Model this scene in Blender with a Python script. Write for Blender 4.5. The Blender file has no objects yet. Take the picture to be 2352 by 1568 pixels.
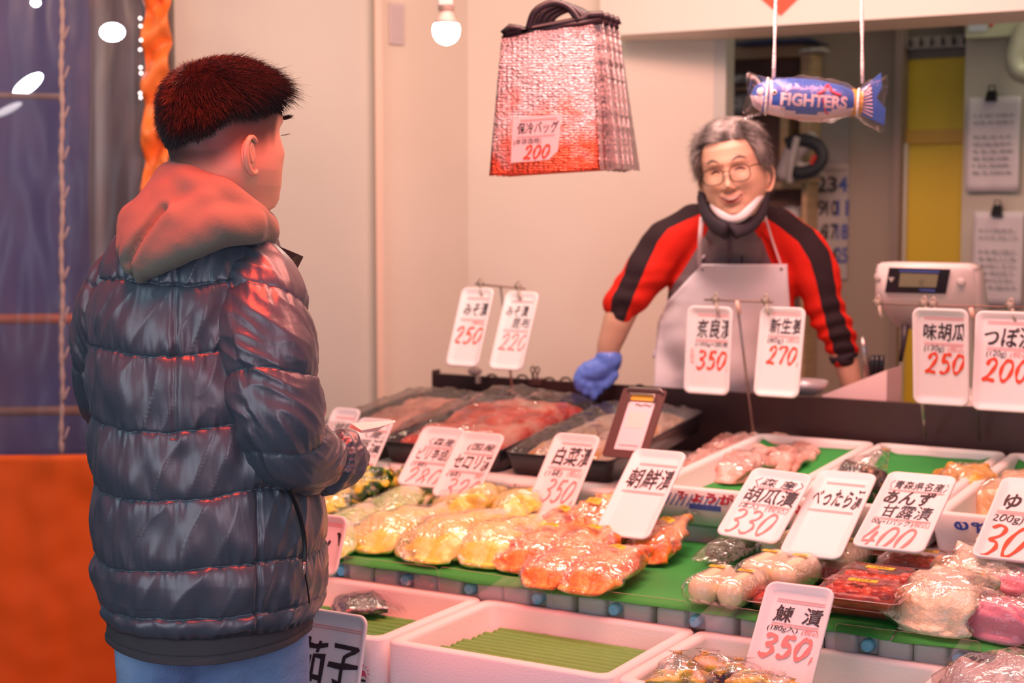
import bpy, bmesh, math, random
import numpy as np
from mathutils import Vector, Matrix, noise
random.seed(7); rng = np.random.default_rng(7)
SC = bpy.context.scene
COL = SC.collection

# ------------------------------------------------------------------ camera, world, lights, exposure
FPX, CXP, CYP, HOR, CAMH = 3600.0, 1176.0, 784.0, 480.0, 1.5
PITCH = math.atan((CYP-HOR)/FPX)
FX = FPX/math.cos(0)
cam = bpy.data.cameras.new('camera'); camo = bpy.data.objects.new('camera', cam); COL.objects.link(camo)
camo.location = (0,0,CAMH); camo.rotation_euler = (math.pi/2-PITCH, 0, 0)
cam.sensor_width = 36; cam.lens = FPX/2352*36; cam.clip_start = .05
cam.dof.use_dof = True; cam.dof.focus_distance = 2.36; cam.dof.aperture_fstop = cam.lens/1000/0.013
SC.camera = camo
SC.view_settings.view_transform = 'Standard'; SC.view_settings.look = 'None'
SC.view_settings.gamma = 1; SC.view_settings.use_curve_mapping = False
SC.view_settings.exposure = -0.12
SC.cycles.use_denoising = True
SC.cycles.max_bounces = 8; SC.cycles.transparent_max_bounces = 24
SC.cycles.caustics_reflective = False; SC.cycles.caustics_refractive = False
W = bpy.data.worlds.new('market_dusk'); SC.world = W; W.use_nodes = True
W.node_tree.nodes['Background'].inputs[0].default_value = (.60,.62,.80,1)
W.node_tree.nodes['Background'].inputs[1].default_value = .25

TH = math.radians(-30.2)
UU = Vector((math.cos(TH), math.sin(TH), 0)); VV = Vector((-math.sin(TH), math.cos(TH), 0))
def S(u, v, z): return UU*u + VV*v + Vector((0,0,z))          # stall frame (along counter, into stall, up) -> world
CAMP = Vector((0,0,CAMH))
def ray(px, py):
    a = (px-CXP)/FPX; b = -(py-CYP)/FPX
    return Vector((a, math.cos(PITCH)+b*math.sin(PITCH), -math.sin(PITCH)+b*math.cos(PITCH)))
def atY(px, py, Y): r = ray(px,py); return CAMP + r*(Y/r.y)
def atZ(px, py, z): r = ray(px,py); return CAMP + r*((z-CAMH)/r.z)
def atV(px, py, v): r = ray(px,py); return CAMP + r*(v/r.dot(VV))
def atU(px, py, u): r = ray(px,py); return CAMP + r*(u/r.dot(UU))
def uv(P): return (P.dot(UU), P.dot(VV), P.z)

def area(name, loc, target, size, power, color, sizey=None):
    l = bpy.data.lights.new(name, 'AREA'); l.energy = power; l.color = color; l.size = size
    if name == 'red_lantern_light': l.spread = math.radians(75)
    if sizey: l.shape = 'RECTANGLE'; l.size_y = sizey
    o = bpy.data.objects.new(name, l); COL.objects.link(o); o.location = loc
    o.rotation_euler = (Vector(target)-Vector(loc)).to_track_quat('-Z','Y').to_euler()
    return o
def point(name, loc, power, color, r=.05):
    l = bpy.data.lights.new(name, 'POINT'); l.energy = power; l.color = color; l.shadow_soft_size = r
    o = bpy.data.objects.new(name, l); COL.objects.link(o); o.location = loc; return o
ROSE = (1.0,.34,.27)
area('counter_lamps', S(-.9,2.55,2.55), S(-1.1,2.95,.9), 1.7, 48, ROSE, .5)
area('wall_wash_lamp', S(-2.0,2.9,2.55), S(-2.0,4.3,1.2), 1.2, 8.5, (1.0,.74,.56), .4)
area('tarp_fill_light', (-1.55,3.55,2.3), (-1.55,4.4,1.0), .4, 7, (1.0,.62,.40))  # added light, brightens the orange tarp from its top downward
area('stall_keeper_fill', S(-1.35,3.0,2.35), atY(1690,520,3.9), .5, 12, (1.0,.74,.68))  # added fill aimed at the stall keeper, stands for no lamp of the stall
area('red_lantern_light', S(-1.45,1.62,2.32), atY(470,560,2.45), .6, 7.8, (1.0,.055,.015))
area('street_light_left', (-1.75,.55,1.45), atY(430,1000,2.45), 1.3, 15, (.66,.86,1.0))
area('street_light_front', (.35,.35,1.45), (.1,2.8,.75), .9, 10, (.90,.84,1.0))
area('back_room_lamp', S(-.7,4.9,2.5), S(-.9,5.3,1.0), .6, 5, (1.0,.88,.66))

ORD=['first','second','third','fourth','fifth','sixth','seventh','eighth','ninth','tenth','eleventh','twelfth']
# ------------------------------------------------------------------ helpers
def tag(o, label=None, cat=None, group=None, kind=None):
    if label: o['label'] = label
    if cat: o['category'] = cat
    if group: o['group'] = group
    if kind: o['kind'] = kind
    return o
def thing(name, label, cat, loc=(0,0,0), rot=None, group=None):
    o = bpy.data.objects.new(name, None); COL.objects.link(o); o.empty_display_size = .05
    if isinstance(rot, Matrix): o.matrix_world = Matrix.Translation(Vector(loc)) @ rot.to_4x4()
    else:
        o.location = loc
        if rot is not None: o.rotation_euler = (0,0,rot)
    return tag(o, label, cat, group)
def mesh(name, V, Fc, mat=None, parent=None, smooth=True, label=None):
    me = bpy.data.meshes.new(name)
    me.from_pydata([tuple(map(float,v)) for v in V], [], [tuple(map(int,f)) for f in Fc]); me.validate(); me.update()
    if smooth: me.polygons.foreach_set('use_smooth', [True]*len(me.polygons))
    if mat:
        for m in (mat if isinstance(mat,(list,tuple)) else [mat]): me.materials.append(m)
    o = bpy.data.objects.new(name, me); COL.objects.link(o)
    if parent: o.parent = parent
    if label: o['label'] = label
    return o
class MB:                                                     # collects shapes into one mesh
    def __init__(s): s.V = []; s.F = []; s.M = []
    def add(s, V, Fc, m=0):
        n = len(s.V); s.V += [tuple(v) for v in V]; s.F += [tuple(i+n for i in f) for f in Fc]; s.M += [m]*len(Fc); return s
    def box(s, a, b, m=0, bev=0):
        if bev > 0:
            V, Fc = bevbox(a, b, bev); return s.add(V, Fc, m)
        x0,y0,z0 = a; x1,y1,z1 = b
        V = [(x0,y0,z0),(x1,y0,z0),(x1,y1,z0),(x0,y1,z0),(x0,y0,z1),(x1,y0,z1),(x1,y1,z1),(x0,y1,z1)]
        return s.add(V, [(0,3,2,1),(4,5,6,7),(0,1,5,4),(1,2,6,5),(2,3,7,6),(3,0,4,7)], m)
    def tube(s, P, r, n=8, m=0, cap=True):
        V, Fc = sweep(P, r, n, cap); return s.add(V, Fc, m)
    def build(s, name, mat=None, parent=None, smooth=False, label=None):
        o = mesh(name, s.V, s.F, mat, parent, smooth, label)
        if isinstance(mat,(list,tuple)) and len(o.data.polygons) == len(s.M): o.data.polygons.foreach_set('material_index', s.M)
        return o
def bevbox(a, b, r, n=3):
    bm = bmesh.new(); bmesh.ops.create_cube(bm, size=1)
    for v in bm.verts:
        v.co = Vector([(a[i]+b[i])/2 + v.co[i]*(b[i]-a[i]) for i in range(3)])
    bmesh.ops.bevel(bm, geom=bm.edges[:], offset=r, segments=n, affect='EDGES', profile=.5)
    bm.verts.index_update()
    V = [tuple(v.co) for v in bm.verts]; Fc = [[v.index for v in f.verts] for f in bm.faces]; bm.free(); return V, Fc
def loft(R, cap=True, closed=True):
    n = len(R[0]); V = [tuple(p) for r in R for p in r]; Fc = []
    for i in range(len(R)-1):
        for j in range(n if closed else n-1):
            k = (j+1)%n; Fc.append((i*n+j, i*n+k, (i+1)*n+k, (i+1)*n+j))
    if cap:
        Fc.append(tuple(range(n))[::-1]); Fc.append(tuple((len(R)-1)*n+j for j in range(n)))
    return V, Fc
def sweep(P, r, n=8, cap=True):
    P = [Vector(p) for p in P]; L = len(P)
    if not isinstance(r, (list,tuple,np.ndarray)): r = [r]*L
    T = [((P[min(i+1,L-1)]-P[max(i-1,0)]).normalized() or Vector((0,0,1))) for i in range(L)]
    up = Vector((0,0,1)) if abs(T[0].z) < .9 else Vector((1,0,0))
    N = (up - T[0]*up.dot(T[0])).normalized(); R = []
    for i in range(L):
        N = (N - T[i]*N.dot(T[i])).normalized(); B = T[i].cross(N)
        a, b = (r[i] if isinstance(r[i], (tuple,list)) else (r[i], r[i]))
        R.append([P[i] + N*(a*math.cos(2*math.pi*k/n)) + B*(b*math.sin(2*math.pi*k/n)) for k in range(n)])
    return loft(R, cap)
def smoothpath(P, k=8):                                       # Catmull-Rom through points of any length
    P = [np.array(p, float) for p in P]; Q = [2*P[0]-P[1]] + P + [2*P[-1]-P[-2]]; out = []
    for i in range(1, len(Q)-2):
        for j in range(k):
            t = j/k; a,b,c,d = Q[i-1],Q[i],Q[i+1],Q[i+2]
            out.append(.5*((2*b)+(c-a)*t+(2*a-5*b+4*c-d)*t*t+(3*b-a-3*c+d)*t**3))
    out.append(P[-1]); return np.array(out)
def interp(tab, x):
    xs = [t[0] for t in tab]
    return [float(np.interp(x, xs, [t[i] for t in tab])) for i in range(1, len(tab[0]))]
def sstep(a, b, x):
    t = min(1, max(0, (x-a)/(b-a))); return t*t*(3-2*t)
def ns(x, y, z, s=1.0): return noise.noise(Vector((x*s, y*s, z*s)))
SPH = {}
def sphere(n=10, m=16):
    if (n,m) not in SPH:
        V = [(0,0,1)]+[(math.sin(math.pi*i/n)*math.cos(2*math.pi*j/m), math.sin(math.pi*i/n)*math.sin(2*math.pi*j/m), math.cos(math.pi*i/n)) for i in range(1,n) for j in range(m)]+[(0,0,-1)]
        Fc = [(0,1+j,1+(j+1)%m) for j in range(m)]
        for i in range(n-2):
            for j in range(m): a=1+i*m; Fc.append((a+j,a+m+j,a+m+(j+1)%m,a+(j+1)%m))
        e = len(V)-1; a = 1+(n-2)*m; Fc += [(e,a+(j+1)%m,a+j) for j in range(m)]
        SPH[(n,m)] = (np.array(V), Fc)
    return SPH[(n,m)]
def ell(c, r, rot=None, n=10, m=16):
    V, Fc = sphere(n,m); V = V*np.array(r)
    if rot is not None: V = V @ np.array(rot).T
    return V+np.array(c), Fc
def remeshed(V, Fc, vox, smooth=6):
    o = mesh('work', V, Fc); m = o.modifiers.new('r','REMESH'); m.mode = 'VOXEL'; m.voxel_size = vox
    if smooth: s = o.modifiers.new('s','SMOOTH'); s.factor = .5; s.iterations = smooth
    dg = bpy.context.evaluated_depsgraph_get(); me = bpy.data.meshes.new_from_object(o.evaluated_get(dg))
    n = len(me.vertices); A = np.empty(n*3); me.vertices.foreach_get('co', A)
    Fo = [tuple(p.vertices) for p in me.polygons]
    old = o.data; bpy.data.objects.remove(o); bpy.data.meshes.remove(old); bpy.data.meshes.remove(me)
    return A.reshape(-1,3), Fo
def blob(chains, vox=.005, smooth=6, extra=()):               # union of tapered capsules, one continuous surface
    mb = MB()
    for ch in chains:
        P = np.array(ch, float)
        for a, b in zip(P[:-1], P[1:]):
            n = max(2, int(np.linalg.norm(b[:3]-a[:3])/(.28*min(a[3],b[3])))+1)
            for k in range(n+1):
                p = a+(b-a)*k/n; V, Fc = ell(p[:3], (p[3],)*3, None, 8, 12); mb.add(V, Fc)
    for V, Fc in extra: mb.add(V, Fc)
    return remeshed(mb.V, mb.F, vox, smooth)
def normals(V, Fc):
    V = np.asarray(V, float); N = np.zeros_like(V)
    q = np.array([(f if len(f)==4 else (f[0],f[1],f[2],f[2])) for f in Fc if len(f) in (3,4)])
    fn = np.cross(V[q[:,2]]-V[q[:,0]], V[q[:,3]]-V[q[:,1]])
    t = q[:,2]==q[:,3]
    fn[t] = np.cross(V[q[t,1]]-V[q[t,0]], V[q[t,2]]-V[q[t,0]])
    for k in range(4): np.add.at(N, q[:,k], fn)
    return N/np.maximum(np.linalg.norm(N,axis=1,keepdims=True),1e-12)

# ------------------------------------------------------------------ materials (all procedural)
MATS = {}
def mat(name, col, rough=.6, spec=.5, metal=0, bump=0, bscale=60, bstretch=(1,1,1), emis=None, estr=0, sub=0, coat=0, sheen=0, ramp=None, rscale=8, rstretch=(1,1,1), detail=3, coatr=.1, trans=0, dist=0.0, alpha=1):
    if name in MATS: return MATS[name]
    m = bpy.data.materials.new(name); m.use_nodes = True; nt = m.node_tree; b = nt.nodes['Principled BSDF']
    if not hasattr(col,'__len__'): col = (col,)*3
    b.inputs['Base Color'].default_value = (*col[:3],1); b.inputs['Roughness'].default_value = rough
    b.inputs['Specular IOR Level'].default_value = spec; b.inputs['Metallic'].default_value = metal
    b.inputs['Coat Weight'].default_value = coat; b.inputs['Coat Roughness'].default_value = coatr
    b.inputs['Sheen Weight'].default_value = sheen; b.inputs['Alpha'].default_value = alpha
    if trans: b.inputs['Transmission Weight'].default_value = trans
    if sub: b.inputs['Subsurface Weight'].default_value = sub; b.inputs['Subsurface Radius'].default_value = (.02,.008,.004); b.inputs['Subsurface Scale'].default_value = 1
    if emis: b.inputs['Emission Color'].default_value = (*emis,1); b.inputs['Emission Strength'].default_value = estr
    L = nt.links.new; tc = nt.nodes.new('ShaderNodeTexCoord')
    if ramp:
        mp = nt.nodes.new('ShaderNodeMapping'); mp.inputs['Scale'].default_value = rstretch; L(tc.outputs['Object'], mp.inputs[0])
        nz = nt.nodes.new('ShaderNodeTexNoise'); nz.inputs['Scale'].default_value = rscale; nz.inputs['Detail'].default_value = detail
        nz.inputs['Distortion'].default_value = dist
        L(mp.outputs[0], nz.inputs[0]); cr = nt.nodes.new('ShaderNodeValToRGB'); L(nz.outputs[0], cr.inputs[0])
        el = cr.color_ramp.elements
        while len(el) < len(ramp): el.new(.5)
        for e, (p, c) in zip(el, ramp): e.position = p; e.color = (*c,1)
        L(cr.outputs[0], b.inputs['Base Color'])
    if bump:
        mp2 = nt.nodes.new('ShaderNodeMapping'); mp2.inputs['Scale'].default_value = bstretch; L(tc.outputs['Object'], mp2.inputs[0])
        n2 = nt.nodes.new('ShaderNodeTexNoise'); n2.inputs['Scale'].default_value = bscale; n2.inputs['Detail'].default_value = 4; L(mp2.outputs[0], n2.inputs[0])
        bp = nt.nodes.new('ShaderNodeBump'); bp.inputs['Strength'].default_value = bump; bp.inputs['Distance'].default_value = .01; L(n2.outputs[0], bp.inputs['Height']); L(bp.outputs[0], b.inputs['Normal'])
    MATS[name] = m; return m
def film(name, tint=(1,1,1), gl=.10, rough=.08, bump=.5, bscale=25, milk=0.0, milkc=(1,1,1), stretch=(1,1,1)):   # thin clear plastic
    if name in MATS: return MATS[name]
    m = bpy.data.materials.new(name); m.use_nodes = True; nt = m.node_tree; L = nt.links.new
    for n in list(nt.nodes):
        if n.type != 'OUTPUT_MATERIAL': nt.nodes.remove(n)
    out = [n for n in nt.nodes if n.type == 'OUTPUT_MATERIAL'][0]
    tr = nt.nodes.new('ShaderNodeBsdfTransparent'); tr.inputs[0].default_value = (*tint,1)
    g = nt.nodes.new('ShaderNodeBsdfGlossy'); g.inputs['Roughness'].default_value = rough
    fr = nt.nodes.new('ShaderNodeLayerWeight'); fr.inputs[0].default_value = .25
    ad = nt.nodes.new('ShaderNodeMath'); ad.operation = 'MULTIPLY_ADD'; ad.inputs[1].default_value = .42; ad.inputs[2].default_value = gl
    L(fr.outputs['Fresnel'], ad.inputs[0])
    mx = nt.nodes.new('ShaderNodeMixShader'); L(ad.outputs[0], mx.inputs[0]); L(tr.outputs[0], mx.inputs[1]); L(g.outputs[0], mx.inputs[2])
    last = mx
    if milk:
        d = nt.nodes.new('ShaderNodeBsdfDiffuse'); d.inputs[0].default_value = (*milkc,1)
        m2 = nt.nodes.new('ShaderNodeMixShader'); m2.inputs[0].default_value = milk; L(mx.outputs[0], m2.inputs[1]); L(d.outputs[0], m2.inputs[2]); last = m2
    L(last.outputs[0], out.inputs[0])
    if bump:
        tc = nt.nodes.new('ShaderNodeTexCoord'); mp = nt.nodes.new('ShaderNodeMapping'); mp.inputs['Scale'].default_value = stretch; L(tc.outputs['Object'], mp.inputs[0])
        nz = nt.nodes.new('ShaderNodeTexNoise'); nz.inputs['Scale'].default_value = bscale; nz.inputs['Detail'].default_value = 3; nz.inputs['Distortion'].default_value = .8; L(mp.outputs[0], nz.inputs[0])
        bp = nt.nodes.new('ShaderNodeBump'); bp.inputs['Strength'].default_value = bump; bp.inputs['Distance'].default_value = .02; L(nz.outputs[0], bp.inputs['Height']); L(bp.outputs[0], g.inputs['Normal'])
    MATS[name] = m; return m

# ------------------------------------------------------------------ writing
FONT = None
def textmesh(s, size, bold=0.0, shear=0.0, sx=1.0, jit=0.0):
    c = bpy.data.curves.new('t','FONT'); c.body = s; c.size = size; c.offset = bold*size; c.resolution_u = 3; c.shear = shear
    o = bpy.data.objects.new('t', c); COL.objects.link(o)
    dg = bpy.context.evaluated_depsgraph_get(); me = bpy.data.meshes.new_from_object(o.evaluated_get(dg))
    V = np.array([tuple(v.co) for v in me.vertices]) if len(me.vertices) else np.zeros((0,3)); Fc = [tuple(p.vertices) for p in me.polygons]
    bpy.data.objects.remove(o); bpy.data.curves.remove(c); bpy.data.meshes.remove(me)
    if len(V) == 0: return V, Fc
    if jit:
        for v in V: v[0] += jit*size*ns(v[0]/size*2.1, v[1]/size*2.1, size*90); v[1] += jit*size*ns(v[1]/size*2.3+9, v[0]/size*2, size*70)
    V[:,0] *= sx; return V, Fc
def fit(s, x0, x1, y0, y1, bold=.02, shear=0.0, jit=.06, z=0.0):   # writing stretched into a box
    V, Fc = textmesh(s, 1.0, bold, shear, 1.0, jit)
    if len(V) == 0: return V, Fc
    lo, hi = V.min(0), V.max(0); d = np.maximum(hi-lo, 1e-6)
    V = V.copy(); V[:,0] = x0+(V[:,0]-lo[0])/d[0]*(x1-x0); V[:,1] = y0+(V[:,1]-lo[1])/d[1]*(y1-y0); V[:,2] = z
    return V, Fc
DIG = {
 '0':[[(.62,.98),(.35,.9),(.12,.6),(.1,.25),(.3,.02),(.6,.12),(.85,.45),(.88,.8),(.62,.98)]],
 '1':[[(.5,1),(.45,.5),(.4,0)]],
 '2':[[(.15,.72),(.35,.95),(.65,1),(.85,.82),(.7,.55),(.35,.22),(.05,.03),(.35,.06),(.9,.02)]],
 '3':[[(.15,.9),(.45,1),(.8,.9),(.75,.68),(.38,.52),(.72,.45),(.85,.25),(.6,.03),(.25,0),(.02,.12)]],
 '4':[[(.55,1),(.3,.65),(.05,.33),(.5,.33),(.95,.36)],[(.72,.75),(.62,.4),(.55,-.05)]],
 '5':[[(.95,.98),(.6,.97),(.38,.95),(.25,.55),(.55,.62),(.82,.45),(.75,.15),(.45,0),(.08,.08)]],
 '7':[[(.12,.8),(.2,.97),(.9,.97),(.7,.55),(.42,0)]],
 '8':[[(.75,.85),(.5,1),(.22,.82),(.35,.6),(.7,.38),(.65,.08),(.35,0),(.15,.22),(.45,.5),(.75,.72),(.75,.85)]],
 '9':[[(.85,.75),(.55,1),(.2,.8),(.3,.55),(.65,.6),(.85,.8),(.75,.4),(.55,0)]],
 '6':[[(.7,1),(.3,.6),(.12,.2),(.4,0),(.78,.15),(.72,.42),(.3,.4),(.15,.25)]],
 '円':[[(.15,.0),(.25,.9),(.3,.95),(.9,.95),(.82,.0)],[(.55,.95),(.5,.5)],[(.22,.5),(.86,.5)]],
}
def ribbon(P, w, z=0):
    P = smoothpath([(*p,0) for p in P], 5)[:,:2]; V = []; Fc = []
    for i, p in enumerate(P):
        t = P[min(i+1,len(P)-1)]-P[max(i-1,0)]; t = t/max(1e-9,np.linalg.norm(t)); n = np.array([-t[1],t[0]])
        n = n*.78 + np.array([-.25,.55])*.35*(1 if n[1] >= 0 else -1)
        ww = w*(.85+.2*math.sin(i*.7)) * (.7 if i in (0,len(P)-1) else 1)
        V += [(*(p+n*ww), z+i*2e-6), (*(p-n*ww), z+i*2e-6)]
        if i: a = 2*i-2; Fc.append((a,a+1,a+3,a+2))
    return V, Fc
def digits(mb, s, x0, x1, y0, y1, w, z=0, slant=.22, m=0):
    cw = (x1-x0)/len(s); H = y1-y0
    for i, ch in enumerate(s):
        for st in DIG[ch]:
            P = [(x0+cw*i+cw*(.08+.86*a)+slant*H*(b-.5)*.6, y0+b*H) for a, b in st]
            V, Fc = ribbon(P, w, z+i*1e-5); mb.add(V, Fc, m)
# ------------------------------------------------------------------ the setting
def struct(name, mb, m, smooth=False):
    o = mb.build(name, m, None, smooth); o['kind'] = 'structure'; return o
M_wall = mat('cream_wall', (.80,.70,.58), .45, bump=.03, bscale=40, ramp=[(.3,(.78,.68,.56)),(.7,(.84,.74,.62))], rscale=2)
M_beam = mat('beam_paint', (.86,.80,.70), .5)
M_floor = mat('wet_concrete', (.10,.09,.09), .35, ramp=[(.3,(.06,.055,.055)),(.7,(.14,.12,.12))], rscale=3, bump=.1)
mb = MB(); mb.box((-8,-3,-.1),(8,9,0)); struct('floor', mb, M_floor)
def wallseg(P0, P1, z0, z1, t=.08, mb=None):
    mb = mb or MB(); P0 = Vector((P0[0],P0[1],0)); P1 = Vector((P1[0],P1[1],0)); d = (P1-P0).normalized(); n = Vector((-d.y,d.x,0))*t
    V = [P0,P1,P1+n,P0+n]; V = [(p.x,p.y,z) for z in (z0,z1) for p in V]
    return mb.add(V, [(0,3,2,1),(4,5,6,7),(0,1,5,4),(1,2,6,5),(2,3,7,6),(3,0,4,7)])
def gp(px, Y): return ((px-CXP)/FPX*Y/ (math.cos(PITCH)), Y)     # plan position of a pixel column
A0 = gp(404,4.55); A1 = gp(872,4.78); A2 = gp(1076,4.98)
P_b = atV(1640,92,4.52); B_ = (P_b.x, P_b.y)
struct('wall_left', wallseg(A0, A1, 0, 3.0), mat('cream_wall_shaded',(.64,.60,.52),.45,bump=.03,bscale=40,ramp=[(.3,(.62,.585,.505)),(.7,(.67,.625,.54))],rscale=2))  # cream wall colour lowered, the shade on this wall is painted in
mb = MB(); mb.box((-2.9,1.9,3.0),(1.3,6.0,3.06)); o = struct('ceiling', mb, M_beam); o.rotation_euler = (0,0,TH)
struct('wall_left_back', wallseg(A1, A2, 0, 3.0), M_wall)
struct('wall_back', wallseg(A2, B_, 0, 3.0), M_wall)
# pale seam strips of the wall panels
mb = MB(); p = gp(874,4.72); wallseg((p[0]-.010,p[1]),(p[0]+.010,p[1]+.004),0,3.0,.02,mb); struct('trim_1', mb, mat('seam_strip',(.86,.60,.46),.5))
mb = MB(); p = gp(404,4.50); wallseg((p[0]-.018,p[1]),(p[0]+.001,p[1]),0,3.0,.05,mb); struct('trim_2', mb, mat('dark_frame',(.10,.08,.07),.4,ramp=[(.4,(.09,.07,.065)),(.6,(.13,.1,.09))]))
mb = MB(); p = gp(391,4.49); wallseg((p[0]-.016,p[1]),(p[0]+.001,p[1]),0,3.0,.05,mb); struct('trim_3', mb, mat('grey_frame',(.42,.40,.36),.4))
# end post of the back wall
mb = MB(); wallseg(B_, (B_[0]+.036,B_[1]-.012), 0, 2.30, .14, mb); struct('trim_4', mb, mat('pale_post',(.62,.60,.54),.5))
# beam over the serving opening
zb = P_b.z; uB = uv(P_b)[0]; vA = 4.25
beam = thing('overhead_beam','cream painted beam boxing the top of the serving opening','beam', S(0,0,0), TH)
mb = MB(); uA = uv(atV(1378,72,vA))[0]
mb.box((uA,vA,zb),(1.2,4.52,2.998)); mb.build('beam_box', [M_beam], beam)
beam['kind'] = 'structure'
# red diamond poster on the beam
dc = atV(1793,-22,vA-.004); u0,v0,z0 = uv(dc)
dm = thing('diamond_poster','red diamond shaped paper poster stuck on the cream beam','poster', S(u0,v0,z0), TH)
mb = MB(); s = .082; mb.add([(-s,0,0),(0,0,-s*.86),(s,0,0),(0,0,s*.86),(-s,.003,0),(0,.003,-s*.86),(s,.003,0),(0,.003,s*.86)],[(0,1,2,3),(7,6,5,4),(0,4,5,1),(1,5,6,2),(2,6,7,3),(3,7,4,0)])
mb.build('paper', mat('poster_red',(.80,.10,.04),.5), dm)

# back room
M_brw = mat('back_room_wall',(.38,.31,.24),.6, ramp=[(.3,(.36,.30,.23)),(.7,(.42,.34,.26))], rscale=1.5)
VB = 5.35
def bu(px, v=VB): return uv(atV(px, 400, v))[0]
def bz(px, py, v=VB): return atV(px, py, v).z
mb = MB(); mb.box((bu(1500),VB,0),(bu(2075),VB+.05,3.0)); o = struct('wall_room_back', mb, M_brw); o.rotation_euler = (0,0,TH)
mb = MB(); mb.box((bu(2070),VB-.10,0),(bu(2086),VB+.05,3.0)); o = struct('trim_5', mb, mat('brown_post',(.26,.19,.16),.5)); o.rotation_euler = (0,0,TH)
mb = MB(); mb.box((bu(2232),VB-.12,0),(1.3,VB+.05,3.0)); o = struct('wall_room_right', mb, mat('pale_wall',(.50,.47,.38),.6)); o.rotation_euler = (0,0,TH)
# yellow door
dr = thing('door_1', None, None, S(0,0,0), TH); dr['kind'] = 'structure'
mb = MB(); mb.box((bu(2084),VB-.02,.05),(bu(2236),VB+.04,bz(2150,135))); mb.build('door_panel', mat('yellow_door',(.62,.46,.02),.55), dr)
mb = MB(); mb.box((bu(2084),VB-.035,bz(2150,330)),(bu(2236),VB-.02,bz(2150,298))); mb.build('door_rail', mat('amber_rail',(.52,.30,.03),.5), dr)
mb = MB(); mb.box((bu(2086),VB-.05,.1),(bu(2091),VB-.02,bz(2150,330))); mb.build('door_edge', mat('door_edge_white',(.7,.68,.6),.5), dr)
mb = MB(); mb.box((bu(2084),VB-.03,bz(2150,135)),(bu(2236),VB+.05,3.0)); o = struct('wall_over_door', mb, mat('dark_lintel',(.15,.13,.11),.6)); o.rotation_euler=(0,0,TH)
# rack rail with hooks over the door
hk = thing('hook_rail','grey metal hook rail above the yellow door','rail', S(bu(2160),VB-.05,bz(2160,100)), TH)
mb = MB(); mb.box((-.11,-.012,-.02),(.11,.012,.02)); mb.build('rail', mat('rail_grey',(.30,.27,.25),.4,metal=.3), hk)
for i in range(6):
    mb = MB(); x = -.09+.036*i; mb.tube([(x,-.012,.0),(x,-.03,-.012),(x,-.035,0.0),(x+.004,-.04,.012)], .005, 6); mb.build('hook', mat('hook_dark',(.05,.045,.04),.4), hk)

# wooden shelf
M_wood = mat('pale_pine',(.55,.36,.20),.5, ramp=[(.3,(.50,.32,.17)),(.7,(.62,.42,.24))], rscale=6, rstretch=(1,1,12), bump=.05)
M_dark = mat('shelf_back',(.07,.05,.045),.7)
VS = 5.22
def su(px): return uv(atV(px,400,VS))[0]
def sz(py, px=1740): return atV(px,py,VS).z
sh = thing('wooden_shelf','pine shelving unit with open compartments behind the stall keeper','shelf', S(0,0,0), TH)
def board(name, x0,y0,x1,y1,d=.28, m=None):
    mb = MB(); mb.box((su(x0),VS,sz(y1)),(su(x1),VS+d*.42,sz(y0)),bev=.002); return mb.build(name, m or M_wood, sh)
board('shelf_board',1560,108,1858,134); board('shelf_board',1560,196,1858,208); board('shelf_board',1560,418,1852,434); board('shelf_board',1560,560,1852,572)
board('side_panel',1835,108,1858,420); board('side_panel',1790,196,1806,420); board('side_panel',1842,420,1854,900); board('side_panel',1560,108,1568,900)
mb = MB(); mb.box((su(1562),VS+.112,sz(900)),(su(1852),VS+.118,sz(120))); mb.build('back_panel', mat('shelf_back_board',(.22,.12,.09),.7), sh)
# things on the shelves
def shelfthing(name,label,cat,px0,py0,px1,py1,build,v=VS-.02):
    a = atV(px0,py1,v); b = atV(px1,py0,v); ua,_,za = uv(a); ub,_,zb_ = uv(b)
    t = thing(name,label,cat,S((ua+ub)/2,v,za),TH); build(t, ub-ua, zb_-za); return t
def crumple(w, d, h, seed, pk=.3, n=28):
    V = []; Fc = []
    for i in range(n+1):
        for j in range(n+1):
            x = i/n*2-1; y = j/n*2-1; k = max(0,(1-abs(x)**3)*(1-abs(y)**3))
            V.append((x*w/2, y*d/2, max(.0,h*k**.5*(1-pk+pk*ns(x*1.6+seed,y*1.6,seed)+.25*ns(x*5,y*5,seed+3)))))
    for i in range(n):
        for j in range(n): a = i*(n+1)+j; Fc.append((a,a+n+1,a+n+2,a+1))
    m = len(V); V += [(v[0],v[1],-.0005) for v in V]                                   # flat underside
    for i in range(n):
        for j in range(n): a = m+i*(n+1)+j; Fc.append((a,a+1,a+n+2,a+n+1))
    return V, Fc
def cr(mt, nm, seed, d=.2): return lambda t,w,h: mesh(nm, *crumple(w,d,h,seed), mt, t)
shelfthing('folded_cloth','crumpled blue plastic sheet lying on top of the pine shelf','cloth',1700,84,1888,108,cr(mat('blue_sheet',(.02,.06,.25),.35),'sheet',1))
shelfthing('paper_bundle','white paper bundle at the right end of the shelf top beside the blue sheet','paper',1840,104,1900,122,cr(mat('paper_white',(.6,.56,.52),.6),'paper',2,.1),VS-.06)
shelfthing('folded_cloth','grey and white cloth bundle on the upper shelf compartment','cloth',1648,165,1760,196,cr(mat('cloth_grey',(.16,.17,.21),.8,ramp=[(.45,(.10,.11,.14)),(.6,(.5,.48,.46))],rscale=9),'cloth',4))
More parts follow.
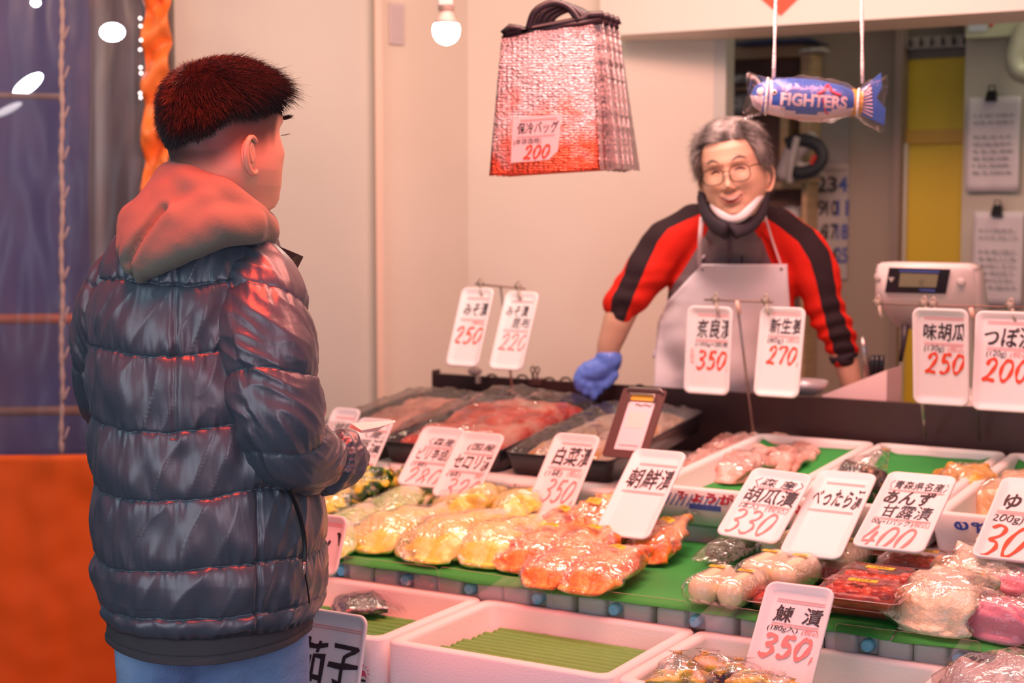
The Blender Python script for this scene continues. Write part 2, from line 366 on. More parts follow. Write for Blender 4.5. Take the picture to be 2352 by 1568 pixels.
def smallbox(t,w,h):
    mb = MB(); mb.box((-w/2,0,0),(w/2,.09,h),bev=.003); mb.build('carton', mat('carton_grey',(.30,.29,.27),.6), t)
    mb = MB(); mb.box((-w/2+.01,-.001,h*.25),(w/2-.01,0.0,h*.8)); mb.build('paper_label', mat('paper_white',(.6,.56,.52),.6), t)
    mb = MB(); mb.box((-w/4,-.0018,h*.55),(w/5,-.001,h*.62)); mb.build('printing', mat('ink_dark',(.05,.05,.05),.6), t)
shelfthing('carton','small grey carton with a white label on the middle shelf','box',1650,215,1712,262,smallbox)
# wrapped helmet-like black and white bundle
def bundle(t,w,h):
    a = blob([[(-.05,0,.03,.03),(-.02,0,.10,.035),(.04,0,.14,.03)],[(-.03,.02,.03,.03),(.05,.02,.04,.03)]], .008, 4); mesh('white_cloth', *a, mat('cloth_white',(.45,.43,.40),.7), t)
    P = [(.075*math.cos(x)+.02,-.035,.085+.055*math.sin(x)) for x in np.linspace(-1.9,2.3,20)]
    V,Fc = sweep(P,[(.022,.012)]*20,10); mesh('black_strap', V,Fc, mat('black_cloth',(.015,.02,.025),.6), t)
    mb = MB(); mb.tube([(.06,-.045,.06),(.075,-.05,.085)],.008,8); mb.build('red_tab', mat('tab_red',(.6,.05,.04),.5), t)
    mb = MB(); mb.tube([(-.02,-.03,.0),(-.01,-.045,.07),(.01,-.045,.15)],.012,8); mb.build('white_strap', mat('cloth_white',(.45,.43,.40),.7), t)
shelfthing('strapped_bundle','black and white strapped bundle on the shelf beside the calendar','bag',1790,300,1880,418,bundle,VS-.10)
def bin_(t,w,h):
    mb = MB(); mb.box((-w/2,0,0),(w/2,.10,h*.7),bev=.006); mb.build('bin', mat('bin_pine',(.44,.26,.13),.6), t)
    a = crumple(w*.8,.14,h*.35,5); mesh('plastic_bag', [(v[0],v[1]+.08,v[2]+h*.7) for v in a[0]], a[1], mat('bag_white',(.5,.5,.5),.4), t)
shelfthing('storage_bin','wooden bin with a white plastic bag on the lower shelf compartment','box',1770,470,1838,560,bin_)

# calendar
cu0, cu1 = bu(1856), bu(1952); cz0, cz1 = bz(1905,640), bz(1905,262)
cal = thing('wall_calendar','large monthly wall calendar with black dates hanging on the back wall','calendar', S((cu0+cu1)/2,VB-.012,cz0), TH)
w = cu1-cu0; h = cz1-cz0
mb = MB(); mb.box((-w/2,0,0),(w/2,.008,h)); mb.build('sheet', mat('calendar_paper',(.44,.40,.36),.6), cal)
mb = MB(); mb2 = MB(); mb3 = MB()
mb3.box((-w/2+.02,-.0012,h*.655),(w/2-.005,0,h*.67)); mb3.box((-w/2,-.001,h*.70),(w/2,0,h*.995)); 
rows = [(' ','2','3','4'),('8','9','10','11'),('5','16','17','18'),('22','23','24','25')]
rows = [('','2','3','4'),('8','9','10','11'),('15','16','17','18'),('22','23','24','25')]
for r, row in enumerate(rows):
    yc = h*(.575-.128*r*1.12)
    for c, t_ in enumerate(row):
        if not t_: continue
        xc = -w/2+w*(.12+.25*c); hw = .017 if len(t_) == 1 else .021
        V, Fc = fit(t_, xc-hw, xc+hw, yc-.028, yc+.028, .03, 0, 0)
        V = np.c_[V[:,0], np.full(len(V),-.0015), V[:,1]]
        (mb2 if c == 3 else mb).add(V, Fc)
mb.build('dates', mat('ink_black',(.03,.03,.03),.6), cal); mb2.build('weekend_dates', mat('ink_blue',(.05,.08,.30),.6), cal, label='blue weekend dates')
mb3.build('header_print', mat('calendar_grey',(.32,.29,.27),.6), cal)

# papers clipped on the right wall
def clipped(name,label,px0,py0,px1,py1,cx,cy,seed,v=VB-.15):
    a = atV(px0,py1,v); b = atV(px1,py0,v); ua,_,za = uv(a); ub,_,zb_ = uv(b); w = ub-ua; h = zb_-za
    t = thing(name,label,'paper',S((ua+ub)/2,v,za),TH,None)
    V=[];Fc=[];n=12
    for i in range(n+1):
        for j in range(n+1): x=i/n; y=j/n; V.append(((x-.5)*w+.004*ns(y*3,seed,x), -.012*(1-y)*abs(ns(x*2,y*2,seed))-.004*math.sin(x*5+seed), y*h))
    for i in range(n):
        for j in range(n): q=i*(n+1)+j; Fc.append((q,q+n+1,q+n+2,q+1))
    o = mesh('sheet',V,Fc,mat('print_paper',(.62,.58,.60),.6),t); s=o.modifiers.new('t','SOLIDIFY'); s.thickness=.001
    mb = MB(); r_ = random.Random(seed)
    for k in range(9):
        y = h*(.8-.075*k); 
        if k in (2,): continue
        x = -w*.36
        while x < w*.34:
            l = w*r_.uniform(.03,.13); mb.box((x,-.019,y-h*.008),(min(x+l,w*.38),-.0185,y+h*.014)); x += l+w*r_.uniform(.02,.07)
    mb.build('print_lines', mat('print_grey',(.30,.28,.30),.7), t)
    c = atV(cx,cy,v-.02); cu,cv,cz = uv(c)
    mb = MB(); x=cu-(ua+ub)/2; z=cz-za
    mb.add([(x-.018,-.022,z-.022),(x+.018,-.022,z-.022),(x+.014,-.004,z+.012),(x-.014,-.004,z+.012),(x-.018,.012,z-.022),(x+.018,.012,z-.022),(x+.014,.004,z+.012),(x-.014,.004,z+.012)],[(0,1,2,3),(5,4,7,6),(3,2,6,7),(0,3,7,4),(1,5,6,2)])
    mb.tube([(x-.008,-.004,z+.012),(x-.010,-.002,z+.028),(x+.010,-.002,z+.028),(x+.008,-.004,z+.012)],.0025,6)
    mb.build('binder_clip', mat('clip_black',(.012,.012,.014),.3), t)
    return t
clipped('clipped_notice','printed white sheet under a black clip, upper one right of the yellow door',2218,220,2346,440,2275,216,3)
clipped('clipped_notice','pale printed sheets under a black clip, lower one right of the yellow door',2232,485,2352,700,2288,480,8)
# electric box and pipe
p = atV(2270,62,VB-.2); u0,v0,z0 = uv(p)
eb = thing('switch_box','pale green electric switch box high on the right wall','box', S(u0,v0,z0), TH)
mb = MB(); mb.box((-.075,0,-.035),(.10,.07,.05),bev=.006); mb.build('case', mat('box_green',(.44,.47,.34),.4), eb)
mb = MB(); mb.box((-.062,-.003,-.012),(-.005,0.001,.016)); mb.build('paper_label', mat('label_pale',(.5,.56,.66),.5), eb)
mb = MB(); mb.box((.004,-.004,.002),(.016,0.001,.014)); mb.build('red_button', mat('tab_red',(.6,.05,.04),.5), eb)
pp = thing('drain_pipe','pale curved plastic pipe beside the switch box','pipe', (0,0,0))
P = [atV(x,y,VB-.24) for x,y in ((2352+90,-40),(2400,20),(2352,70),(2338,105),(2330,140),(2345,168),(2400,175))]
V,Fc = sweep(smoothpath(P,6), .030, 14); mesh('pipe',V,Fc,mat('pipe_cream',(.46,.47,.36),.35),pp)

# ------------------------------------------------------------------ tarp corner on the left
def quadsheet(name, P00, P10, P11, P01, m, parent=None, n=40, wav=.01, fr=6, seed=0, thick=.002):
    V=[];Fc=[]; P00,P10,P11,P01=map(Vector,(P00,P10,P11,P01)); nn=(P10-P00).cross(P01-P00).normalized()
    for i in range(n+1):
        for j in range(n+1):
            a=i/n;b=j/n; p=(P00*(1-a)+P10*a)*(1-b)+(P01*(1-a)+P11*a)*b
            V.append(p+nn*wav*(ns(a*fr,b*fr*.5,seed)+.4*ns(a*fr*3,b*fr*2,seed+5)))
    for i in range(n):
        for j in range(n): q=i*(n+1)+j; Fc.append((q,q+n+1,q+n+2,q+1))
    o = mesh(name,V,Fc,m,parent); s=o.modifiers.new('t','SOLIDIFY'); s.thickness=thick; return o
Yt = 5.3
o = quadsheet('blue_tarp', atY(-260,1400,Yt), atY(330,1400,Yt), atY(330,-120,Yt), atY(-260,-120,Yt), mat('blue_tarp',(.09,.09,.30),.5,ramp=[(.3,(.07,.075,.30)),(.55,(.13,.13,.38)),(.75,(.20,.13,.26))],rscale=1.8), None, 50, .03, 5, 1)
tag(o,'dark blue tarpaulin wall behind the clear curtain on the left','tarp')
o = quadsheet('grey_curtain', atY(205,1400,5.0), atY(330,1400,5.0), atY(330,-100,5.0), atY(205,-100,5.0), mat('grey_brown_curtain',(.30,.20,.18),.6,ramp=[(.3,(.20,.14,.13)),(.7,(.36,.25,.22))],rscale=3,rstretch=(6,1,.4)), None, 30, .05, 5, 3)
tag(o,'grey brown hanging curtain between the blue tarp and the orange strip','curtain')
mb = MB(); mb.tube([atY(232,y,4.9) for y in (1400,-60)], .020, 10); o = mb.build('tent_pole', mat('pole_pale',(.42,.34,.28),.4), None, True); tag(o,'pale upright pole behind the clear curtain','pole')
o = quadsheet('clear_curtain', atY(-260,1052,4.36), atY(326,1043,4.40), atY(326,-100,4.40), atY(-260,-100,4.34), film('clear_vinyl',(.95,.93,.98),.012,.3,.06,3.5,milk=.05,milkc=(.75,.62,.66)), None, 50, .03, 4, 7)
tag(o,'clear vinyl rain curtain with soft reflections on the left','curtain')
o = quadsheet('orange_tarp_panel', atY(-260,1650,4.34), atY(420,1650,4.40), atY(420,1040,4.40), atY(-260,1050,4.34), mat('orange_tarp',(.95,.13,.002),.6), None, 40, .02, 4, 9)
tag(o,'glowing orange tarp panel hanging low on the left','tarp')
mb = MB(); P=[(atY(328,486,4.38)),(atY(358,470,4.38)),(atY(378,420,4.38)),(atY(390,385,4.38))]
V=[];Fc=[];n=60
for i in range(n+1):
    y=-100+i/n*590
    for j in range(13):
        a=j/12; x=328+a*62; yy=min(y, 490-a*95-12*abs(math.sin(a*9)))
        q=atY(x,yy,4.38); V.append(q+Vector((0,.03*math.sin(yy*.055+a*2.5+2*ns(a*2,yy*.01,1))+.02*ns(a*3,yy*.03,4),0)))
for i in range(n):
    for j in range(12): q=i*13+j; Fc.append((q,q+1,q+14,q+13))
o = mesh('orange_banner',V,Fc,mat('orange_strip',(.95,.24,.05),.4)); s=o.modifiers.new('t','SOLIDIFY'); s.thickness=.002
tag(o,'tall narrow orange tarp strip, crumpled, left of the wall frame','tarp')
# rope with knots
mb = MB(); P = [atY(142+1.5*math.sin(y*.03),y,4.30) for y in range(-60,1045,12)]
mb.tube(P,[.0065+.002*math.sin(i*1.9) for i in range(len(P))],8); rope = mb.build('lacing_rope', mat('rope_pink',(.50,.36,.34),.8,bump=.3,bscale=120), None, True); tag(rope,'pale rope lacing running down the clear curtain','rope')
for y in range(90,1040,92):
    mb = MB(); mb.tube([atY(142,y+8,4.30),atY(150,y-8,4.295),atY(158,y-30,4.30)],[.004,.003,.002],6); mb.build('rope_tail', mat('rope_pink',(.5,.36,.34),.8), rope, True)
for nm,lb,y0,y1,x1,r,c in (('orange_lit_rail','orange lit horizontal tube behind the customer elbow',735,731,240,.015,(.62,.17,.06)),('lower_rail','brown horizontal tube low behind the clear curtain',949,942,212,.014,(.36,.20,.12)),('upper_rail','brown horizontal tube high behind the clear curtain',214,222,140,.009,(.30,.22,.18))):  # orange light falling on the first rail is put into its colour
    mb = MB(); mb.tube([atY(-260,y0,4.42),atY(x1,y1,4.46)], r, 10); o = mb.build('tent_rail', mat(nm,c,.4), None, True); tag(o,lb,'pole')
# lamps seen beyond the curtain
for nm,lb,x,y,Y,rx,ry,rot,e in (('market_lamp','round white lamp glowing beyond the clear curtain near the orange strip',258,74,4.6,.036,.026,0,16),('market_lamp','slanted white tube lamp glowing beyond the clear curtain',64,195,4.6,.052,.020,-.62,16),('market_lamp','small white lamp at the top edge beyond the clear curtain',82,6,4.6,.014,.012,0,9),('market_lamp','faint slanted lamp glow at the far left edge below the tube lamp',18,252,4.95,.05,.012,-.45,.5)):
    R = Matrix.Rotation(rot,3,'Y'); V,Fc = ell((0,0,0),(rx,.012,ry),None,16,24)
    o = mesh(nm,[R@Vector(v) for v in V],Fc,mat('lamp_glow%d'%int(e*10),(.9,.9,.9),.5,emis=(.85,.97,1.0),estr=e)); o.location = atY(x,y,Y); tag(o,lb,'lamp')
for i,y in enumerate((42,60,92,114,155,168,214,224)):
    o = mesh('fairy_light', *ell((0,0,0),(.0045,)*3), mat('fairy_glow',(.9,.9,.9),.3,emis=(1,.85,.8),estr=3.0)); o.location = atY(322+ (i%3),y,4.34)
    tag(o,'tiny glowing bead light beside the orange strip, %s from the top'%ORD[i],'light','bead lights beside the orange strip')
# ------------------------------------------------------------------ stall structure
M_eps = mat('white_foam',(.86,.82,.80),.6, bump=.12, bscale=260, spec=.25)
M_green = mat('green_mesh_sheet',(.03,.36,.05),.55, bump=.5, bscale=220, bstretch=(1,6,1), ramp=[(.35,(.02,.36,.05)),(.65,(.035,.46,.07))], rscale=3)
M_black = mat('black_board',(.045,.018,.016),.35, bump=.04, ramp=[(.35,(.022,.010,.012)),(.65,(.05,.02,.018))], rscale=3)
def rrect(w, h, r, z, n=5, cx=0, cy=0):
    P = []
    for sx, sy, a0 in ((1,1,0),(-1,1,90),(-1,-1,180),(1,-1,270)):
        for k in range(n+1):
            a = math.radians(a0+90*k/n); P.append((cx+sx*(w/2-r)+r*math.cos(a), cy+sy*(h/2-r)+r*math.sin(a), z))
    return P
def foambox(name, label, u0, u1, v0, v1, z0, z1, wall=.022, tilt=0, floor=.02, group=None, lip=.006):
    w, d, h = u1-u0, v1-v0, z1-z0
    t = thing(name, label, 'box', S((u0+u1)/2, v0, z0), Matrix.Rotation(TH,3,'Z') @ Matrix.Rotation(tilt,3,'X'), group)
    R = []; c = (0, d/2)
    for (ins, z, r) in ((.012,0,.02),(.006,.004,.022),(0,h*.5,.022),(0,h-.004,.022),(.003,h,.022),(wall-.004,h,.018),(wall,h-.003,.016),(wall+.002,h-lip-.002,.016),(wall+.01,floor+.012,.03),(wall+.022,floor,.03)):
        R.append([(x+.0012*ns(x*25,y*25,z*30), y+.0012*ns(y*25,x*25,z*9+4), zz) for x,y,zz in rrect(w-2*ins, d-2*ins, r, z, 6, *c)])
    V, Fc = loft(R); mesh('foam_body', V, Fc, M_eps, t); return t
# front row
zf = .78
F = [foambox('foam_box','white foam box at the left of the front row, holding dark eggplant packs',-1.900,-1.485,2.115,2.450,zf-.19,zf),
     foambox('foam_box','white foam box in the middle front row, with only green bamboo inside',-1.478,-1.056,2.115,2.450,zf-.19,zf),
     foambox('foam_box','white foam box at the right of the front row, behind the herring price card',-1.050,-.612,2.115,2.450,zf-.19,zf)]
TU = Matrix.Rotation(TH,3,'Z')
# stands and tables under the goods
cs = thing('display_counter','dark stepped counter that carries the boxes and pickle trays','counter', S(0,0,0), TH)
mb = MB(); mb.box((-2.42,2.47,0),(.9,3.60,.765)); mb.build('counter_body', mat('counter_dark',(.03,.028,.03),.5), cs)
mb = MB(); mb.box((-1.90,2.14,0),(.2,2.46,zf-.192)); mb.build('front_step', mat('counter_dark',(.03,.028,.03),.5), cs)
mb = MB(); mb.box((-2.4,2.453,.735),(.2,2.475,.768),bev=.003); mb.build('steel_edge', mat('blue_steel',(.22,.34,.44),.35,metal=.3,bump=.1), cs, label='blue grey steel edge')
mb = MB(); mb.box((-2.3,2.975,.766),(-1.41,3.58,.898),bev=.012); lo = thing('foam_ledge','long white foam slab ledge under the black sheet tray','ledge', S(0,0,0), TH); mb.build('foam_slab', M_eps, lo)
# black rear board
bb = thing('rear_board','long dark board standing along the back edge of the stall','board', S(0,0,0), TH)
mb = MB(); mb.box((-2.366,3.622,.60),(.9,3.64,1.047),bev=.002); mb.build('panel', M_black, bb)
mb = MB(); mb.box((-2.366,3.624,.6),(-2.362,3.66,1.055)); mb.build('end_cap', M_black, bb)
# wire loops and clips along the board top
def boardpt(px, py, v=3.615): return atV(px,py,v)
for px,py,lb in ((1105,855,'pale round bracket clipped on the board under the first hanging card'),):
    c = boardpt(px,py-2,3.60); t = thing('board_bracket',lb,'bracket', c, TH)
    V,Fc = ell((-.02,0,0),(.022,.012,.012)); mesh('bracket_body',V,Fc,mat('bracket_pale',(.5,.36,.32),.4),t)
    mb = MB(); mb.box((-.012,-.008,-.032),(-.003,.004,-.012)); mb.build('bracket_tab', mat('bracket_pale',(.5,.36,.32),.4), t)
c = boardpt(1229,868,3.61); t = thing('binder_clip','dark binder clip gripping the black board right of the hanging cards','clip', c, TH)
mb = MB(); mb.box((-.016,-.006,-.02),(.016,.035,-.002),bev=.002); mb.build('clip_body', mat('clip_brown',(.10,.04,.035),.4), t)
for sx in (-1,1):
    mb = MB(); P = [(sx*.007+.006*math.cos(a),0,.022+.008*math.sin(a)) for a in np.linspace(-1.2,4.3,14)]; mb.tube([(sx*.004,0,-.002)]+P+[(sx*.007,0,-.002)],.0022,6); mb.build('clip_arm', mat('clip_brown',(.10,.04,.035),.4), t, True)
for ki,(px,py) in enumerate(((1130,868),(1200,870),(1262,876),(1300,876),(1470,893))):
    c = boardpt(px,py,3.63); mb = MB(); mb.tube([(.016*math.cos(a),0,.010*math.sin(a)) for a in np.linspace(-.2,3.4,12)],.0028,6)
    o = mb.build('wire_loop', mat('wire_black',(.03,.02,.02),.4), None, True); o.location = c; o.rotation_euler = (0,0,TH)
    tag(o,'black wire loop on top of the black board, %s from the left'%ORD[ki],'loop','wire loops along the board top')

# back foam boxes
mb=MB(); mb.box((-1.40,2.965,.766),(.2,3.60,.846),bev=.006); o=thing('foam_riser','white foam slab under the row of green lined boxes','ledge',S(0,0,0),TH); mb.build('foam_slab',M_eps,o)
BT = math.radians(2.4)
def backbox(u0,u1,label):
    t = foambox('foam_box', label, u0, u1, 2.93, 3.575, .852, .93, .022, BT, .012, None)
    w = u1-u0-.052; V=[];Fc=[];n=26;m=30
    for i in range(n+1):
        for j in range(m+1):
            x=(i/n-.5)*w; s=j/m; y=.035+s*.575; e=max(0,(s-.62)/.38); ex = max(0,abs(x)/(w/2)-.8)/.2
            z = .020+.042*e**1.6 + .010*ex + .003*ns(x*14,y*9,u0)
            V.append((x,y,z))
    for i in range(n):
        for j in range(m): q=i*(m+1)+j; Fc.append((q,q+m+1,q+m+2,q+1))
    o = mesh('green_liner',V,Fc,M_green,None); s=o.modifiers.new('t','SOLIDIFY'); s.thickness=.001
    o.matrix_world = t.matrix_world.copy(); tag(o,'green mesh sheet lining the '+label.split(',')[0],'sheet'); o['group']='green liners in the rear foam boxes'
    return t
B1 = backbox(-1.385,-1.092,'left rear foam box, holding pink ginger packs')
B2 = backbox(-1.085,-.792,'second rear foam box, holding a dark kelp bag')
B3 = backbox(-.785,-.492,'third rear foam box, holding orange and tan bags')
# print on the box fronts
def onbox(t, name, mb, m, label=None):
    o = mb.build(name, m, t, False, label); return o
w = .293
mb = MB(); V,Fc = fit('みょうが',-.075,.055,.050,.074,.05); mb.add([(x,-.0012,y) for x,y,z in V],Fc); onbox(B1,'red_lettering',mb,mat('print_red',(.62,.04,.08),.6))
mb = MB(); mb.box((-.045,-.0012,.036),(.025,0,.047)); 
for i in range(12): x=-.125+i*.012; mb.add([(x,-.001,.040),(x+.003,-.001,.040),(x+.018,-.001,.066),(x+.015,-.001,.066)],[(0,1,2,3)])
for i in range(8): x=.062+i*.010; mb.add([(x,-.001,.040),(x+.003,-.001,.040),(x+.018,-.001,.066),(x+.015,-.001,.066)],[(0,1,2,3)])
onbox(B1,'blue_print',mb,mat('print_blue',(.06,.12,.42),.6))
mb = MB(); V,Fc = ell((-.105,0,.056),(.014,.0014,.013)); mb.add(V,Fc); V,Fc = ell((.085,0,.056),(.013,.0014,.013)); mb.add(V,Fc); onbox(B1,'pink_ginger_mark',mb,mat('print_pink',(.75,.25,.28),.6))
mb = MB(); V,Fc = fit('みょうが',-.140,-.055,.046,.072,.05); mb.add([(x,-.0012,y) for x,y,z in V],Fc); onbox(B2,'red_lettering',mb,mat('print_red',(.62,.04,.08),.6))
mb = MB(); V,Fc = fit('のようが',-.105,.02,.045,.068,.05); mb.add([(x,-.0012,.113-y) for x,y,z in V],Fc); mb.box((-.005,-.0012,.018),(.001,0,.029)); onbox(B3,'blue_lettering',mb,mat('print_blue2',(.04,.10,.50),.6))

# black sheet tray with film-wrapped red and squid pickles
ZT0, ZT1, VT0, VT1 = .900, .962, 3.04, 3.56; bt_tilt = math.atan((ZT1-ZT0)/(VT1-VT0))*.9
def sheettray(u0,u1,label,name='sheet_tray'):
    w,d,h = u1-u0, VT1-VT0, .050
    t = thing(name,label,'tray', S((u0+u1)/2,VT0,ZT0+.001), TU @ Matrix.Rotation(bt_tilt,3,'X'))
    R=[rrect(w-2*i,d-2*i,r,z,5,0,d/2) for i,z,r in ((.012,0,.015),(0,h-.003,.02),(0,h,.02),(.006,h,.018),(.012,.008,.02),(.02,.006,.02))]
    V,Fc=loft(R); mesh('tray_body',V,Fc,mat('tray_black',(.012,.012,.018),.28),t); return t
def trayfill(t,w,d,h,seed,nm,label,m,cat,fm):
    a = crumple(w-.04,d-.04,h,seed,.45,50); a=([(x,y,h*max(0,(1-abs(2*x/(w-.04))**9)*(1-abs(2*y/(d-.04))**9))**.5*(.72+.28*ns(x*9+seed,y*9,seed)) if z>=0 and i<51*51 else -.0005) for i,(x,y,z) in enumerate(a[0])],a[1])
    f = thing(nm,label,cat,(0,0,0)); f.matrix_world = t.matrix_world @ Matrix.Translation((0,d/2,.0085))
    V=[(x,y,max(.0,z+.006*ns(x*30,y*30,seed)*(1 if z>.004 else 0))) for x,y,z in a[0]]
    mesh('contents',V,a[1],m,f)
    V=[];Fc=[];n=56;W2=w/2-.004;D2=d/2-.004
    for i in range(n+1):
        for j in range(n+1):
            x=i/n*2-1;y=j/n*2-1;k=max(0,(1-abs(x)**4)*(1-abs(y)**4))
            r=abs(math.sin((x*2.2+y*3.1+seed)*2.2+2*ns(x*2,y*2,seed)))
            z=.040+(h-.026)*k**.5*(1+.25*ns(x*2,y*2,seed))+.009*k*(1-r)**3+.004*ns(x*9,y*9,seed+2)
            V.append((x*W2,y*D2,z))
    for i in range(n):
        for j in range(n): q=i*(n+1)+j; Fc.append((q,q+n+1,q+n+2,q+1))
    mesh('plastic_wrap',V,Fc,fm,f); return f
M_wrap = film('tray_wrap',(.97,.95,.96),.13,.07,.9,13,milk=.02,milkc=(.8,.72,.70))
TR1 = sheettray(-2.13,-1.80,'black sheet tray farther left behind the price cards, filled with red pickles')
trayfill(TR1,.33,.52,.078,2.0,'wrapped_pickles','red pickled vegetables under clear wrap in the left black tray',mat('red_pickle',(.6,.06,.03),.3,ramp=[(.30,(.16,.02,.02)),(.48,(.65,.05,.02)),(.60,(.70,.28,.20)),(.75,(.55,.40,.32))],rscale=9,dist=.8),'pickles',M_wrap)
TR2 = sheettray(-1.79,-1.515,'black sheet tray beside the payment clipboard, filled with sliced squid pickles')
trayfill(TR2,.275,.52,.055,7.0,'wrapped_squid','tan sliced squid pickles under clear wrap in the right black tray',mat('squid_pickle',(.5,.35,.2),.35,ramp=[(.30,(.12,.06,.04)),(.45,(.42,.30,.20)),(.60,(.62,.50,.40)),(.72,(.60,.28,.06))],rscale=13,rstretch=(1.5,.5,1),dist=1.2),'pickles',M_wrap)
TR3 = sheettray(-2.36,-2.14,'black sheet tray at the far left end of the rear ledge')
trayfill(TR3,.22,.52,.06,4.0,'wrapped_pickles','brown red pickles under clear wrap in the far left black tray',mat('brown_pickle',(.4,.15,.1),.3,ramp=[(.3,(.2,.04,.03)),(.6,(.6,.25,.18))],rscale=9),'pickles',M_wrap)

# green sheets over the ice packs
ZG = .818
def gsheet(u0,u1,v0,v1,seed,label,droop=.012):
    V=[];Fc=[];n=60;m=30
    for i in range(n+1):
        for j in range(m+1):
            a=i/n;b=j/m; u=u0+(u1-u0)*a; v=v0+(v1-v0)*b; e=max(0,1-b/.05)
            V.append((u,v-.004*e+.006*ns(u*7,seed,1)*(b<.02),ZG-.0025+.0016*ns(u*9,v*9,seed)-droop*e*(.3+.7*abs(ns(u*5,seed,3))*1.5)))
    for i in range(n):
        for j in range(m): q=i*(m+1)+j; Fc.append((q,q+m+1,q+m+2,q+1))
    o = mesh('green_sheet',V,Fc,M_green); s=o.modifiers.new('t','SOLIDIFY'); s.thickness=.0012; o.rotation_euler=(0,0,TH); tag(o,label,'sheet'); return o
gsheet(-1.86,-1.33,2.448,2.94,1,'green mesh sheet under the cabbage bags, left part of the tray row')
gsheet(-1.325,-.99,2.446,2.95,2,'green mesh sheet partly bare between the kimchi and the white radish packs')
gsheet(-.985,-.72,2.448,2.95,3,'green mesh sheet under the red apricot packs')
gsheet(-.716,-.35,2.446,2.95,4,'green mesh sheet with ribbed edge under the pink and cream bags')

# ice packs with blue caps
caps = [atV(x,y,2.45) for x,y in ((927,1317),(1074,1335),(1230,1360),(1407,1387),(1593,1416),(1790,1440),(1990,1459),(2201,1491))]
cu = [uv(c)[0] for c in caps]; st = (cu[-1]-cu[0])/7; cu = [cu[0]-2*st,cu[0]-st]+cu+[cu[-1]+st]
M_ice = mat('ice_pack_grey',(.56,.54,.60),.35,bump=.1,bscale=20); M_cap = mat('cap_blue',(.22,.66,1.0),.45,spec=.2)
def icepack(u,w,k):
    t = thing('ice_pack','grey ice pack with blue cap under the green sheets, %s from the left'%ORD[k],'ice pack', S(u,2.4515,.7685), TH, 'ice packs with blue caps under the trays')
    mb = MB(); h=.042; g=.017
    mb.box((-w/2,0,0),(-g,.18,h),0,.010); mb.box((g,0,0),(w/2,.18,h),0,.010); mb.box((-g-.008,.018,.004),(g+.008,.178,h-.004),0,.006)
    mb.build('pack_body', M_ice, t, True)
    mb = MB(); mb.tube([(0,.02,.022),(0,.004,.022),(0,.000,.022)],[.011,.011,.009],18); mb.tube([(0,.0005,.022),(0,-.0012,.022)],[.0035,.003],10); mb.build('cap', M_cap, t, False, 'blue cap')
for i,u in enumerate(cu): icepack(u, st-.004, i)
# ice packs behind (rear of the tray row, seen at right)
for k,u in enumerate((-.80,-.66,-.52)):
    t = thing('ice_pack','grey ice pack behind the red apricot packs, %s from the left'%ORD[k],'ice pack',S(u,2.945,.846),TH,'ice packs behind the apricot packs')
    mb = MB(); mb.box((-.066,-.10,-.03),(.066,.012,.006),bev=.006); mb.build('pack_body',M_ice,t,True)
# clear acrylic strips
M_acr = film('acrylic',(.97,.96,.95),.05,.03,0)
M_acre = mat('acrylic_edge',(.75,.50,.44),.3,alpha=.45)
for i,(xa,xb) in enumerate(((793,1009),(1013,1266),(1270,1582),(1586,1892),(1922,2257),(2332,2520))):
    a = uv(atV(xa,1350,2.441))[0]; b = uv(atV(xb,1400,2.441))[0]; z0,z1 = .766,.828+.002*(i%2)
    t = thing('acrylic_strip','%s clear acrylic guard strip clipped before the ice packs'%('leftmost','second','third','fourth','fifth','rightmost')[i],'guard',S((a+b)/2,2.443,z0),TU @ Matrix.Rotation(.04*(1 if i%2 else -1)*.3,3,'Y') @ Matrix.Rotation(.08,3,'X'))
    w=b-a;h=z1-z0; R=[[(x,yy,z+h/2) for x,z,_ in rrect(w,h,.008,0,4)] for yy in (0,-.0015)]
    V,Fc=loft(R); mesh('pane',V,Fc,M_acr,t,False)
    P=[(x,-.0008,z+h/2) for x,z,_ in rrect(w,h,.008,0,4)]; mb=MB(); mb.tube(P+[P[0]],.0004,4); mb.build('pane_edge',M_acre,t,False,'pale pink edge')

# bamboo rods
M_bam = mat('green_bamboo',(.11,.33,.05),.5,ramp=[(.3,(.09,.31,.045)),(.7,(.15,.38,.07))],rscale=5,rstretch=(.4,3,3),bump=.15,bscale=40,bstretch=(.2,3,3))
def bamboo(u0,u1,v,z,r,seed,label,group):
    P=[];R=[];n=40;r_=random.Random(seed);nodes=[r_.uniform(.15,.3)+.27*k for k in range(4)]
    for i in range(n+1):
        s=i/n; P.append((u0+(u1-u0)*s,.001*math.sin(s*5+seed),0)); q=min(abs(s-q_) for q_ in nodes); R.append(r*(1+.10*math.exp(-(q/.012)**2)))
    V,Fc=sweep(P,R,12); o=mesh('bamboo_rod',V,Fc,M_bam); o.location=S(0,v,z); o.rotation_euler=(0,0,TH); tag(o,label,'bamboo',group); return o
ub = uv(atZ(1145,1438,.745))[0]; 
for k in range(11):
    bamboo(ub-.003*k*.3+.004*math.sin(k*2.1),-1.088,2.405-.0222*k,.731+.0011*k,.0112,k,'green bamboo rod in the middle front foam box, %s from the back'%ORD[k],'bamboo rods in the middle front box')
for k in range(9): bamboo(-1.865,-1.53,2.37-.0222*k,.731,.0112,20+k,'green bamboo rod in the left front foam box, %s from the back'%ORD[k],'bamboo rods in the left front box')
for k in range(10): bamboo(-1.02,-.64,2.39-.0222*k,.725,.0112,40+k,'green bamboo rod in the right front foam box, %s from the back'%ORD[k],'bamboo rods in the right front box')
